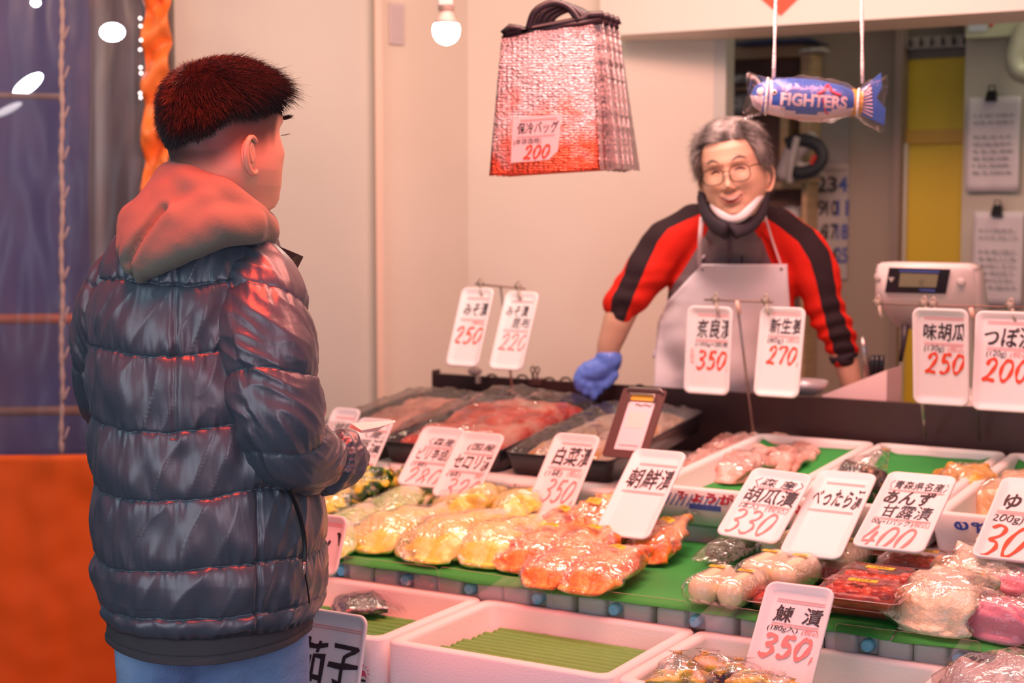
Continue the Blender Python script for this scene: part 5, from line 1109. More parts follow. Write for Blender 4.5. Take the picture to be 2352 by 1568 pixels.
# ------------------------------------------------------------------ people
HP=[(-.21,.050,.064,.062),(-.15,.048,.062,.058),(-.128,.052,.062,.057),(-.116,.064,.062,.056),(-.108,.080,.064,.054),(-.095,.087,.067,.057),(-.075,.090,.072,.0635),(-.05,.091,.080,.069),(-.02,.092,.092,.073),(.01,.090,.100,.0755),(.04,.094,.103,.078),(.065,.090,.101,.0775),(.085,.080,.093,.073),(.102,.064,.078,.062),(.115,.044,.056,.044),(.122,.025,.032,.025),(.125,.004,.004,.004)]
def g2(x,z,x0,z0,sx,sz): return math.exp(-((x-x0)/sx)**2-((z-z0)/sz)**2)
def headmesh(smile=0.0,nz=230,na=170,fat=0.0,nose=1.0,zmin=-.21):
    zs=list(np.linspace(zmin,.08,int(nz*.72)))+list(.08+.0449*np.sin(np.linspace(0,math.pi/2,int(nz*.28))[1:]))
    R=[]
    for z in zs:
        f,b,w=interp(HP,z); w*=(1+fat*math.exp(-((z+.05)/.05)**2)); r=[]
        for k in range(na):
            a=2*math.pi*k/na; c,s=math.cos(a),math.sin(a)
            x=w*math.copysign(abs(c)**.94,c); y=(f if s>0 else b)*math.copysign(abs(s)**.90,s)
            if s>-.2:
                fr_=sstep(-.15,.45,s); ax=abs(x); d=0
                d+=nose*.021*g2(x,z,0,-.027,.0115,.012)+nose*.012*g2(x,z,0,-.008,.0085,.018)+.004*g2(x,z,0,.012,.008,.014)+.008*g2(ax,z,.0125,-.034,.0065,.0065)-.004*g2(x,z,0,-.041,.02,.004)
                d+=-.0085*g2(ax,z,.031,.010,.017,.011)+.0065*g2(ax,z,.031,.008,.0135,.0075)+.004*g2(ax,z,.028,.030,.020,.008)+.003*g2(x,z,0,.03,.012,.01)
                d+=(.004+.004*smile)*g2(ax,z,.042,-.022,.018,.016)-.003*smile*g2(ax,z-0*ax,.034,-.050,.006,.016)
                zm=-.061+smile*.006*(ax/.026)**2
                d+=nose*.0075*g2(x,z,0,zm,.022,.011)-.006*math.exp(-((z-zm)/.0022)**2)*sstep(.030,.022,ax)+.0025*g2(x,z,0,zm+.0055,.016,.004)+.003*g2(x,z,0,zm-.0065,.015,.0045)
                d+=-.003*g2(x,z,0,-.078,.02,.005)+.006*g2(x,z,0,-.097,.018,.012)
                d+=-.0015*g2(x,z,0,-.048,.003,.006)
                y+=d*fr_
            r.append((x,y,z))
        R.append(r)
    return loft(R)
def ear_mesh(side,flare=.45,sc=1.0):
    # local: attached at x=side*.076, y=-.008, z=-.008
    mb=MB(); 
    P=[(0,.012,-.020),(.004,.010,-.030),(.008,.000,-.032),(.011,-.010,-.022),(.014,-.016,-.004),(.015,-.015,.014),(.012,-.006,.026),(.007,.006,.026),(.003,.013,.016),(.001,.012,.004)]
    V,Fc=sweep(smoothpath(P,6),[.0048]*3+[.0040]*(len(smoothpath(P,6))-3),8); mb.add(V,Fc)
    V,Fc=ell((.004,-.002,-.002),(.005,.014,.027),None,10,14); mb.add(V,Fc)
    V,Fc=sweep(smoothpath([(.002,.008,-.012),(.008,-.002,-.012),(.010,-.006,.004),(.008,.0,.016)],5),.0032,6); mb.add(V,Fc)
    R=Matrix.Rotation(flare,3,'Z')
    out=[]
    for v in mb.V:
        p=R@Vector((v[0]*sc,v[1]*sc,v[2]*sc*1.05)); out.append((side*(.0725+max(-.006,p.x*1.15)),-.004+p.y*1.25,-.026+p.z))
    F2=[f if side>0 else f[::-1] for f in mb.F]
    return out,F2
def frame(fwd,roll=0,pitch=0):
    Y=Vector(fwd).normalized(); Z=Vector((0,0,1)); X=Y.cross(Z).normalized(); Z=X.cross(Y)
    M=Matrix((X,Y,Z)).transposed()
    return M @ Matrix.Rotation(pitch,3,'X') @ Matrix.Rotation(roll,3,'Y')
def hairmesh(roots,dirs,lens,w,seg=3,curl=.0):
    V=[];Fc=[]
    for p,d,l in zip(roots,dirs,lens):
        d=np.array(d)/np.linalg.norm(d); s=np.cross(d,[.3,.5,.81]); s/=np.linalg.norm(s)+1e-9; q=np.cross(d,s); base=len(V); jx=rng.normal(0,.25,3)
        for i in range(seg+1):
            t=i/seg; c=np.array(p)+d*l*t+jx*l*t*t*.5+np.array([0,0,-curl])*l*t*t; ww=w*(1-t*.85)
            for k in range(3):
                a=2.094*k; V.append(c+s*ww*math.cos(a)+q*ww*math.sin(a))
        for i in range(seg):
            for k in range(3): a=base+i*3+k; b=base+i*3+(k+1)%3; Fc.append((a,b,b+3,a+3))
    return V,Fc
M_skin = mat('skin',(.68,.40,.275),.5,sub=.12,bump=.04,bscale=220)

# ---- customer seen from behind
YC=2.45
def cp(x,y,dy=0.0): return np.array(atY(x,y,YC+dy))
cust=thing('person','customer seen from behind in dark puffer jacket, brown hood and blue jeans','person',(cp(470,1000)[0],YC,0))
co=np.array(cust.location)
def lc(P): return [tuple(np.array(p)-co) for p in P]
phi=math.radians(41); FW=Vector((math.cos(phi),math.sin(phi),-.04)); HM=frame(FW,-.03,0.05)
HC=Vector(cp(518,322)); HS=.965
def h2w(p): return HC+HM@(Vector(p)*HS)
V,Fc=headmesh(0,200,150,.10,.45)
Vh=np.array([tuple(h2w(v)) for v in V]); mb=MB(); mb.add(Vh,Fc); nhead=len(Vh)
e,f=ear_mesh(1,.22,.90); mb.add([h2w(v) for v in e],f); e,f=ear_mesh(-1,.5,.88); mb.add([h2w(v) for v in e],f)
# trunk, arms and hands under the clothes
RH=np.array(cp(785,1045,.13))
def fing(base,d1,d2,L,r): 
    b=np.array(base);a=b+np.array(d1)*L*.5;c=a+np.array(d2)*L*.3;e_=c+(np.array(d2)*.6+np.array([.0,.3,-.4]))*L*.2
    return [(*b,r),(*a,r*.95),(*c,r*.88),(*e_,r*.75)]
ch=[[(*cp(470,470,.0),.055),(*cp(470,700,.02),.11),(*cp(480,1000,.02),.12),(*cp(480,1350,.02),.11),(*cp(390,1500,.02),.05),(cp(400,1500)[0],YC,.45,.055),(cp(400,1500)[0],YC,.09,.04),(cp(400,1500)[0]+.05,YC+.08,.035,.03)],
    [(*cp(480,1350,.02),.11),(*cp(590,1500,.04),.05),(cp(590,1500)[0],YC,.45,.055),(cp(590,1500)[0],YC,.09,.04),(cp(590,1500)[0]+.05,YC+.08,.035,.03)],
    [(*cp(540,620,-.02),.05),(*cp(640,1030,-.06),.035),(*cp(750,1062,.02),.026),(*RH,.022)],
    [(*cp(310,620,.05),.05),(*cp(225,850,.12),.035),(*cp(300,1000,.40),.03),(*cp(560,1010,.45),.026)]]
for k in range(4): ch.append(fing(RH+np.array([.012,.012,.012-.016*k]),(.15,.9,.1),(.1,.8,-.2),.06,.0075))
ch.append(fing(RH+np.array([-.004,-.005,.02]),(.1,.8,.4),(.1,.9,.1),.05,.0085))
V2,F2=blob([c for c in ch],.008,5); mb.add(V2,F2)
body=mesh('body',lc(mb.V),mb.F,M_skin,cust)
# close-cropped stubble on the sides as real short hair colour on the skin
Mst=M_skin.copy(); Mst.name='skin_with_stubble'; nt=Mst.node_tree; b=nt.nodes['Principled BSDF']; at=nt.nodes.new('ShaderNodeAttribute'); at.attribute_name='stubble'; mx=nt.nodes.new('ShaderNodeMix'); mx.data_type='RGBA'
nt.links.new(at.outputs['Fac'],mx.inputs[0]); mx.inputs[6].default_value=(.70,.40,.28,1); mx.inputs[7].default_value=(.085,.048,.042,1); nt.links.new(mx.outputs[2],b.inputs['Base Color']); body.data.materials[0]=Mst
att=body.data.attributes.new('stubble','FLOAT','POINT')
V0,_=headmesh(0,200,150,.10,.45)
def hairline(x,y):   # lower limit of the long top hair in head coordinates
    return .034+.016*sstep(-.02,.07,y)-.034*sstep(-.02,-.085,y)-.010*sstep(.05,.0,abs(x))*(y<-.05)
def fadeline(x,y):
    return -.024-.030*sstep(-.01,-.07,y)+.012*sstep(.02,.04,y)+.05*sstep(.045,.07,y)
vals=np.zeros(len(mb.V))
for i,v in enumerate(V0):
    x,y,z=v; s_=sstep(fadeline(x,y)-.014,fadeline(x,y)+.030,z)*sstep(.074,.060,y); vals[i]=s_
att.data.foreach_set('value',vals)
# top hair
M_hair=mat('dark_brown_hair',(.020,.007,.007),.38,spec=.6)
roots=[];dirs=[];lens=[]; N0=normals(V0,Fc)
q=np.array([f for f in Fc if len(f)==4]); cen=(V0:=np.array(V0))[q].mean(1); ar=np.linalg.norm(np.cross(V0[q[:,2]]-V0[q[:,0]],V0[q[:,3]]-V0[q[:,1]]),axis=1)
ok=np.array([(c[2]>hairline(c[0],c[1])-.004) and not (c[1]>.070 and c[2]<.085) for c in cen]); idx=np.where(ok)[0]; pr=ar[idx]/ar[idx].sum()
wh=np.array([.010,-.060,.100])
for i in rng.choice(idx,19000,p=pr):
    f4=q[i]; a,b_=rng.random(2); p=(V0[f4[0]]*(1-a)+V0[f4[1]]*a)*(1-b_)+(V0[f4[3]]*(1-a)+V0[f4[2]]*a)*b_
    n=N0[f4].mean(0); n/=np.linalg.norm(n)+1e-9; hl=hairline(p[0],p[1])+.010*ns(p[0]*40,p[1]*40,p[2]*20); k=sstep(hl-.004,hl+.045,p[2])
    r=p-wh; d=r/np.linalg.norm(r); d=d-n*np.dot(d,n)*.9; d+=n*(.26+.50*k+.35*k*sstep(.0,.09,p[1]))+np.array([0,.30*k,-.35*(1-k)])+rng.normal(0,.11,3)
    L=(.009+.020*k)*(1+.55*sstep(.02,.08,p[1])*k)*rng.uniform(.7,1.2)*(1-.42*sstep(.0,-.06,p[1]))
    R3=HM; roots.append(np.array(h2w(p))); dirs.append(np.array(HM@Vector(d))); lens.append(L)
V,Fh=hairmesh(roots,dirs,lens,.00062,3,.25)
hm=MB(); hm.add([tuple(v) for v in V],Fh)
# scalp cap under the strands
cap=[];cf=[]; sel=set(idx.tolist()); remap={}
for i in idx:
    fa=[]
    for j in q[i]:
        j=int(j)
        if j not in remap: remap[j]=len(cap); k=sstep(hairline(V0[j][0],V0[j][1])-.004,hairline(V0[j][0],V0[j][1])+.05,V0[j][2]); cap.append(h2w(V0[j]+N0[j]*(.0006+.0045*k+.003*ns(*(V0[j]*45))*k)))
        fa.append(remap[j])
    cf.append(fa)
hm.add(cap,cf); hm.M=hm.M; ho=mesh('hair',lc(hm.V),hm.F,[M_hair,mat('scalp_hair',(.018,.007,.006),.95,spec=.1)],cust); nm_=len(ho.data.polygons); ho.data.polygons.foreach_set('material_index',[0]*(nm_-len(cf))+[1]*len(cf))
# eyebrow and lashes glimpsed past the temple
V,Fh=hairmesh([np.array(h2w((.030+rng.uniform(-.014,.016),.088+rng.uniform(-.004,.004),.034+rng.uniform(-.002,.003)))) for _ in range(160)],[np.array(HM@Vector((.6,.5,.2)))]*160,[.010]*160,.0006,2)
V_,F_=hairmesh([np.array(h2w((.020+.002*k,.092-.0006*k,.008))) for k in range(14)],[np.array(HM@Vector((.2,.9,.1)))]*14,[.009]*14,.0005,2)
m2=MB(); m2.add([tuple(v) for v in V],Fh); m2.add([tuple(v) for v in V_],F_); mesh('eyebrow',lc(m2.V),m2.F,M_hair,cust)

# puffer jacket -------------------------------------------------
M_puf=mat('slate_nylon',(.070,.088,.115),.37,spec=.9,coat=.15,coatr=.25,bump=.16,bscale=26,bstretch=(1.6,1.6,.5))
def puff(s): return (abs(math.sin(math.pi*s))**.36)
seams=[505,632,785,950,1100,1255,1368,1406]
SIL=[(470,395,560),(505,330,600),(540,268,622),(600,236,640),(660,218,655),(720,206,662),(785,200,668),(850,200,678),(950,206,700),(1100,213,728),(1200,214,742),(1300,216,750),(1368,226,746),(1406,240,730)]
rows=420; cols=360; R=[]
for i in range(rows+1):
    y=470+(1406-470)*i/rows; xl,xr=interp(SIL,y); ring=[]
    dep=float(np.interp(y,[470,540,640,800,1000,1300,1406],[.075,.115,.145,.155,.160,.168,.165]))
    for k in range(cols):
        a=2*math.pi*k/cols; c,s=math.cos(a),math.sin(a)
        yy=y+(10*math.sin(a*1.0+.6) + 7*math.sin(a*3+y*.004))*(1 if y<1350 else .4)      # seams wander
        j=max(0,min(len(seams)-2,int(np.searchsorted(seams,yy)-1))); t=(yy-seams[j])/(seams[j+1]-seams[j]); t=max(0,min(1,t))
        if y<505: t=.5
        amp=(.0115 if j<6 else .008); ds=min(t,1-t)
        pf=amp*(puff(t)-.55)
        gat=.0034*math.exp(-ds/.13)*ns(a*19,yy*.004,j*3.3)*1.6 + .008*ns(a*5+j*2,yy*.009,1.7)*(1-math.exp(-ds/.15)) + .0060*(abs(ns(a*4.2+yy*.0085,yy*.004,5.1+j))**.7-.4)*-1
        # folds below the arm
        ww=(xr-xl)/2; 
        P=cp((xl+xr)/2+ww*math.copysign(abs(c)**.92,c),y); base=cp((xl+xr)/2,y)
        sg=0 
        nx,ny=c,s*1.0
        vs=.0
        for xa,sd in ((615,.006),):
            if s<0: 
                xx=(xl+xr)/2+ww*c
                vs-= sd*math.exp(-((xx-xa)/5)**2)*(1 if y>1085 else 0)
                vs-= .005*math.exp(-((xx-(436+ (y-505)*.02))/5)**2)*(1 if y<980 else 0)
        off=pf+gat+vs-.004
        X=P[0]+nx*off; Yy=YC+.02+dep*math.copysign(abs(s)**.92,s)+ny*off; z=base[2]-.004*ns(a*3,y*.01,2)
        if y>1368: z+=.010*math.cos(a+.3)*0
        ring.append((X,Yy,z))
    R.append(ring)
# rolled bottom edge
last=np.array(R[-1]); c0=last.mean(0)
for k_,(f,dz) in enumerate(((.985,-.006),(.95,-.006),(.90,.01),(.88,.05))): R.append([tuple(c0+(p-c0)*np.array([f,f,1])+np.array([0,0,dz])) for p in last])
jk=MB(); V,Fc=loft(R[::-1],cap=False); jk.add(V,Fc)
def sleeve(path,rads,seam_s,n=110,L=300,amp=.014,seed=0,cuff=True,sq=1.0):
    P=smoothpath(path,12); d=np.r_[0,np.cumsum(np.linalg.norm(np.diff(P,axis=0),axis=1))]; d/=d[-1]
    dr=[r[0] for r in rads]; out=[]; pts=[]; rr=[]
    for i in range(L+1):
        s=i/L; p=np.array([np.interp(s,d,P[:,k]) for k in range(3)]); pts.append(Vector(p)); rr.append(np.interp(s,dr,[r[1] for r in rads]))
    T=[(pts[min(i+2,L)]-pts[max(i-2,0)]).normalized() for i in range(L+1)]
    N=Vector((0,-1,0)); R=[]
    for i in range(L+1):
        N=(N-T[i]*N.dot(T[i])).normalized(); B=T[i].cross(N); s=i/L; ring=[]
        for k in range(n):
            a=2*math.pi*k/n; s2=s+.018*math.sin(a+seed)+.008*math.sin(2*a+seed*2)
            j=max(0,min(len(seam_s)-2,int(np.searchsorted(seam_s,s2)-1))); t=max(0,min(1,(s2-seam_s[j])/(seam_s[j+1]-seam_s[j]))); ds=min(t,1-t)
            off=.72*amp*(puff(t)-.6)*(1 if s>.05 else s/.05)+.0040*math.exp(-ds/.2)*ns(a*8,s*6,seed+j)+.0075*ns(a*1.6+s*9,s*7,seed+2)*.8-.006*abs(ns(a*2.4+s*16,s*10,seed+9))
            if s>.80: off+=.0032*math.sin((s-.8)*95+2*math.sin(a+seed))*sstep(.80,.86,s)
            r=rr[i]+off
            ring.append(tuple(pts[i]+N*(r*math.cos(a))*sq+B*(r*math.sin(a))))
        R.append(ring)
    e=np.array(R[-1]); c_=e.mean(0); R.append([tuple(c_+(p-c_)*.8) for p in e]); R.append([tuple(c_+(p-c_)*.7-np.array(T[-1])*.03) for p in e])
    V,Fc=loft(R,cap=False); jk.add(V,[f[::-1] for f in Fc])
sleeve([cp(520,592,.03),cp(585,650,-.03),cp(606,750,-.075),cp(634,915,-.10),cp(655,1010,-.10),cp(700,1050,-.055),cp(755,1058,.0),cp(800,1048,.05)],
       [(0,.040),(.10,.062),(.25,.071),(.45,.073),(.62,.066),(.75,.058),(.88,.049),(1,.040)],[-.01,.085,.265,.47,.66,.86,1.02],130,340,.013,1.0)
sleeve([cp(330,600,.03),cp(262,660,.04),cp(232,760,.06),cp(232,880,.10),cp(270,960,.22),cp(360,990,.34)],
       [(0,.035),(.15,.046),(.4,.044),(.7,.042),(1,.034)],[-.01,.12,.38,.62,.85,1.02],80,200,.011,4.0)
mesh('puffer_jacket',lc(jk.V),jk.F,M_puf,cust)
# stand collar flap on the right
P=[cp(628,560,-.02),cp(655,578,.02),cp(686,584,.03),cp(672,612,.03),cp(650,606,.0),cp(632,590,-.02)]
mb=MB(); n=len(P); mb.add([tuple(p) for p in P]+[tuple(p+np.array([.006,.012,-.004])) for p in P],[tuple(range(n))[::-1],tuple(range(n,2*n))]+[(i,(i+1)%n,n+(i+1)%n,n+i) for i in range(n)])
mesh('collar_flap',lc(mb.V),mb.F,mat('collar_black',(.022,.014,.018),.45),cust,False)
# zip pocket
def surfY(x,y,off=.0):
    xl,xr=interp(SIL,y); ww=(xr-xl)/2; c=max(-.999,min(.999,(x-(xl+xr)/2)/ww)); c0=abs(c)**(1/.92); s=math.sqrt(max(0,1-c0*c0)); dep=float(np.interp(y,[470,540,640,800,1000,1300,1406],[.075,.115,.145,.155,.160,.168,.165]))
    return .02-(dep*s**.92+.008+off)
P=[cp(x,y,surfY(x,y)) for x,y in ((662,1120),(680,1160),(694,1205),(700,1250),(699,1292))]
mb=MB(); mb.tube(smoothpath(P,8),[(.0035,.0022)]*33,8); mesh('pocket_zip',lc(mb.V),mb.F,mat('zip_black',(.008,.008,.010),.4),cust)
mb=MB(); a=cp(698,1290,surfY(698,1290,.004)); mb.tube([a,a+np.array([.0,0,-.012]),a+np.array([-.002,-.001,-.024])],[.0028,.0022,.0018],8); mesh('zip_pull',lc(mb.V),mb.F,mat('zip_metal',(.62,.42,.36),.3,metal=.8),cust)
P=[cp(x,y,surfY(x,y,.001)) for x,y in ((700,1315),(706,1345),(711,1385))]; mb=MB(); mb.tube(smoothpath(P,6),.0014,6); mesh('hem_cord',lc(mb.V),mb.F,mat('zip_black',(.008,.008,.010),.4),cust)

# hood
M_hood=mat('hood_jersey',(.23,.205,.16),.9,spec=.2,sheen=.2,bump=.12,bscale=350)
ringp=[(430,430,-.075),(500,452,-.085),(560,500,-.070),(602,530,-.02),(600,520,.05),(540,480,.085),(450,430,.075),(400,418,.03),(395,415,-.03)]
pts=[(*cp(x,y,d),.031) for x,y,d in ringp]; pts.append(pts[0])
pouch=[[(*cp(405,425,-.02),.036),(*cp(440,440,-.06),.042),(*cp(400,470,-.07),.045)],[(*cp(420,425,-.03),.036),(*cp(470,450,-.045),.036),(*cp(530,485,-.045),.032),(*cp(575,515,-.035),.028)],[(*cp(420,450,-.06),.040),(*cp(500,485,-.085),.036)],[(*cp(392,442,-.03),.040),(*cp(362,500,-.07),.046),(*cp(338,560,-.105),.042),(*cp(322,612,-.125),.024),(*cp(317,632,-.128),.010)],
       [(*cp(392,442,-.03),.036),(*cp(325,520,-.05),.042),(*cp(300,565,-.09),.026)],
       [(*cp(480,475,-.10),.032),(*cp(420,530,-.115),.042),(*cp(350,590,-.125),.028)],
       [(*cp(575,520,-.085),.030),(*cp(500,520,-.12),.034),(*cp(420,555,-.13),.032),(*cp(345,605,-.13),.022)],
       [(*cp(602,535,-.03),.022),(*cp(560,528,-.09),.026)]]
V,Fc=blob([pts]+pouch,.0042,22)
N_=normals(V,Fc); V=np.array(V)
def segd(p,a,b):
    t=max(0,min(1,np.dot(p-a,b-a)/np.dot(b-a,b-a))); return np.linalg.norm(p-a-(b-a)*t)
crease=[(388,480),(372,500),(345,540),(312,600),(316,640)]
crw=[np.array(atY(x,y,2.36))[[0,2]] for x,y in crease]
for i,(v,nn) in enumerate(zip(V,N_)):
    if nn[1]<.2:
        dd=min(segd(v[[0,2]],a,b_) for a,b_ in zip(crw[:-1],crw[1:])); V[i]=v-nn*.010*math.exp(-(dd/.0045)**2)+nn*.004*math.exp(-((dd-.012)/.008)**2)
    V[i]=V[i]+nn*(.005*ns(v[0]*11,v[1]*11,v[2]*16+3)+.0022*ns(v[0]*30+v[2]*20,v[1]*20,v[2]*22))
mesh('hood',lc(V),Fc,M_hood,cust)

# shirt hem and jeans
def tubeclo(name,tab,ncol,m,dfn,y0,y1,rows,dep=.155,yo=.02,curve=None,thick=True,par=None):
    R=[]
    for i in range(rows+1):
        y=y0+(y1-y0)*i/rows; xl,xr=interp(tab,y); ring=[]
        for k in range(ncol):
            a=2*math.pi*k/ncol; c,s=math.cos(a),math.sin(a); yy=y+(curve(c,s,y) if curve else 0); o=dfn(a,y)
            P=cp((xl+xr)/2+((xr-xl)/2)*c,yy); ring.append((P[0]+c*o,YC+yo+dep*math.copysign(abs(s)**.92,s)+s*o,P[2]))
        R.append(ring)
    V,Fc=loft(R[::-1],cap=False); o=mesh(name,lc(V),Fc,m,cust); 
    if thick: sd=o.modifiers.new('t','SOLIDIFY'); sd.thickness=.003
    return o
M_shirt=mat('dark_grey_jersey',(.085,.070,.078),.85,bump=.1,bscale=300)
tubeclo('undershirt',[(1350,252,706),(1440,246,712),(1472,250,712)],160,M_shirt,lambda a,y:.004*ns(a*4,y*.01,3)-(.0025 if 1436<y<1441 else 0)+.0015*(y>1441),1350,1452,60,.150,.02,lambda c,s,y:(22*(1-c*c)*(y-1350)/100 if s<0 else -10)-4*c)
# jeans: two legs and a seat as one loft pair
M_den=mat('light_blue_denim',(.22,.34,.56),.8,ramp=[(.30,(.13,.20,.42)),(.48,(.24,.36,.60)),(.66,(.44,.58,.80))],rscale=3.2,rstretch=(1.2,1,.6),detail=8,bump=.35,bscale=420,bstretch=(1,1,.35))
jl=[[(*cp(380,1420,.02),.083),(*cp(376,1520,.0),.080),(*cp(372,1640,.0),.074),(cp(372,1500)[0]-.0,YC,.50,.062),(cp(372,1500)[0],YC,.12,.055)],
    [(*cp(610,1420,.03),.075),(*cp(612,1520,.04),.073),(*cp(612,1640,.04),.069),(cp(612,1500)[0],YC+.05,.50,.060),(cp(612,1500)[0],YC+.05,.12,.055)],
    [(*cp(400,1420,.02),.083),(*cp(500,1418,.05),.080),(*cp(590,1420,.03),.078)],[(*cp(520,1470,.03),.085),(*cp(600,1470,.05),.072)],[(*cp(540,1520,.05),.080),(*cp(560,1620,.06),.07)],[(*cp(520,1520,.02),.072),(*cp(530,1640,.03),.066)]]
V,Fc=blob(jl,.0065,14); V=np.array(V); N_=normals(V,Fc)
for i,(v,nn) in enumerate(zip(V,N_)):
    V[i]=v+nn*(.007*ns(v[0]*9+v[2]*13,v[1]*6,v[2]*6)-.006*abs(ns(v[0]*14-v[2]*22,v[1]*5,v[2]*9+4)))
mesh('jeans',lc(V),Fc,M_den,cust)
P=[cp(648,y,-.045+.0*y) for y in (1440,1480,1520,1570,1640)]
# shoes
for px in (372,612):
    x=cp(px,1500)[0]; V,Fc=blob([[(x-.02,YC-.06,.05,.045),(x+.07,YC+.06,.045,.042),(x+.13,YC+.13,.035,.034)]],.008,6); mesh('shoe',lc(V),Fc,mat('shoe_dark',(.03,.03,.03),.5),cust)
# paper slips in the hand
sl=thing('paper_slips','small fan of pale paper slips held in the hand of the person from behind','paper',tuple(cp(838,985,.10)))
for k in range(4):
    P=[cp(806-2*k,972+4*k,.14),cp(838,969+3*k,.17),cp(872+6*k,968+2*k,.20),cp(908-8*k,965+3*k,.21),cp(908-8*k,969+3*k,.19),cp(868,981+4*k,.12),cp(830,988+3*k,.09)]
    o=MB(); sv=[tuple(np.array(p)-np.array(sl.location)+np.array([0,0,.001*k])) for p in P]; n=len(sv); o.add(sv+[(a,b_+.0003,c-.0009) for a,b_,c in sv],[tuple(range(n)),tuple(range(n,2*n))[::-1]]+[(i,(i+1)%n,n+(i+1)%n,n+i) for i in range(n)])
    o.build('slip',mat('slip_paper',(.88,.80,.78),.6),sl)
# ---- stall keeper
def kp(x,y,Y): return np.array(atY(x,y,float(np.interp(Y,[3.5,3.93,4.06,4.2,4.4],[3.58,3.98,4.03,4.10,4.25]))))
kq=lambda x,y,Y: np.array(atY(x,y,Y))
YW=float(kp(0,0,3.93)[1])
YK=3.92
KB=float(kp(0,0,4.2)[1])
keep=thing('person','smiling stall keeper in glasses, chin mask, red and black track jacket and white apron','person',(kp(1690,900,4.2)[0],4.2,0))
ko=np.array(keep.location)
def lk(P): return [tuple(np.array(p)-ko) for p in P]
KH=frame((-.30,-.93,-.10),0,0) @ Matrix.Rotation(math.radians(9),3,'Y')
KC=Vector(kp(1686,395,3.72)); KS=.95
def k2(p): return KC+KH@(Vector(p)*KS)
V,Fc=headmesh(1.0,240,190,.11,1.0,-.135)
mb=MB(); VK=np.array(V); mb.add([k2(v) for v in V],Fc)
e,f=ear_mesh(1,.35); mb.add([k2(v) for v in e],f); e,f=ear_mesh(-1,.35); mb.add([k2(v) for v in e],f)
WL=kp(1395,835,4.02); WR=kp(1962,900,3.92)
ch=[[(*kp(1686,470,3.76),.048),(*kp(1685,510,3.80),.050),(*kp(1685,580,3.95),.055),(*kp(1672,740,4.08),.10),(*kp(1665,900,4.2),.12),(kp(1640,900,4.2)[0],KB,.60,.08),(kp(1640,900,4.2)[0],KB,.1,.05)],
    [(*kp(1665,900,4.2),.12),(kp(1700,900,4.2)[0],KB,.60,.08),(kp(1700,900,4.2)[0],KB,.1,.05)],
    [(*kp(1575,540,3.93),.035),(*kp(1462,640,3.96),.043),(*kp(1420,735,3.98),.040),(*kp(1400,790,4.0),.033),(*kp(1392,828,4.02),.028),(*kp(1385,850,4.02),.030)],
    [(*kp(1790,555,3.93),.035),(*kp(1890,670,3.92),.043),(*kp(1930,790,3.92),.037),(*kp(1946,840,3.92),.032),(*kp(1962,905,3.92),.027),(*kp(1975,945,3.92),.030)]]
for k in range(4): ch.append([(*kp(1960+9*k,945,3.90),.010),(*kp(1958+11*k,985,3.87),.0095),(*kp(1958+11*k,1005,3.88),.008)])
ch.append([(*kp(1960,930,3.9),.011),(*kp(1945,960,3.87),.010),(*kp(1942,980,3.86),.008)])
V2,F2=blob(ch,.0065,5); mb.add(V2,F2); mesh('body',lk(mb.V),mb.F,M_skin,keep)
# face details placed on the head surface
VKf=VK[(VK[:,1]>.03)]
def fy(x,z):
    d=(VKf[:,0]-x)**2+(VKf[:,2]-z)**2; i=np.argsort(d)[:60]; w=np.exp(-d[i]/.0035**2)+1e-12; return float((VKf[i,1]*w).sum()/w.sum())
def strip(P,w,e=.001,name='',m=None):
    V=[];Fc=[]
    for i,(x,z,ww) in enumerate(P):
        a=(x,fy(x,z+ww)+e,z+ww); b=(x,fy(x,z-ww)+e,z-ww); c=(x,fy(x,z)+e+ww*.35,z); V+=[a,c,b]
        if i: k=3*i-3; Fc+=[(k,k+1,k+4,k+3),(k+1,k+2,k+5,k+4)]
    return mesh(name,lk([k2(v) for v in V]),Fc,m,keep)
M_iris=mat('eye_dark',(.02,.012,.010),.25); M_brow=mat('brow_grey',(.14,.10,.09),.8); M_lip=mat('lip_rose',(.58,.26,.21),.5); M_teeth=mat('teeth',(.85,.72,.62),.3); M_mouth=mat('mouth_dark',(.20,.03,.03),.5)
for s in (-1,1):
    strip([(s*(.018+.026*t),.0075+.0055*math.sin(math.pi*t)-.002*t,.0005+.0020*math.sin(math.pi*t)) for t in np.linspace(0,1,12)],0,.0012,'eye',M_iris)
    strip([(s*(.016+.030*t),.011+.006*math.sin(math.pi*t)-.003*t,.0007) for t in np.linspace(0,1,12)],0,.0012,'eyelid',mat('lid_line',(.30,.13,.09),.6))
    strip([(s*(.016+.034*t),.033+.009*math.sin(math.pi*t*.9)-.002*t,.0012+.0024*math.sin(math.pi*t)) for t in np.linspace(0,1,14)],0,.0012,'eyebrow',M_brow)
mz=lambda x:-.061+.0095*(x/.030)**2
xs=np.linspace(-.031,.031,22)
strip([(x,mz(x)-.0018*(1-(x/.031)**2),.0005+.0062*(1-(x/.031)**2)) for x in xs],0,.0020,'mouth_opening',M_mouth)
strip([(x,mz(x)+.0016,.0004+.0032*(1-(x/.024)**2)) for x in np.linspace(-.023,.023,16)],0,.0034,'teeth',M_teeth)
strip([(x,mz(x)+.0064*(1-(x/.032)**2),.0006+.0020*(1-(x/.032)**2)) for x in xs],0,.0034,'upper_lip',M_lip)
strip([(x,mz(x)-.0110*(1-(x/.031)**2),.0006+.0026*(1-(x/.031)**2)) for x in xs],0,.0036,'lower_lip',M_lip)
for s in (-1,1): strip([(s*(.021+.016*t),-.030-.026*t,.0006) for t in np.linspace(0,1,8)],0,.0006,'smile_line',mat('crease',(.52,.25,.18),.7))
for s in (-1,1): strip([(s*(.008+.0015*k),-.0405,.0013) for k in range(4)],0,.0006,'nostril',mat('nostril_dark',(.22,.08,.06),.8))
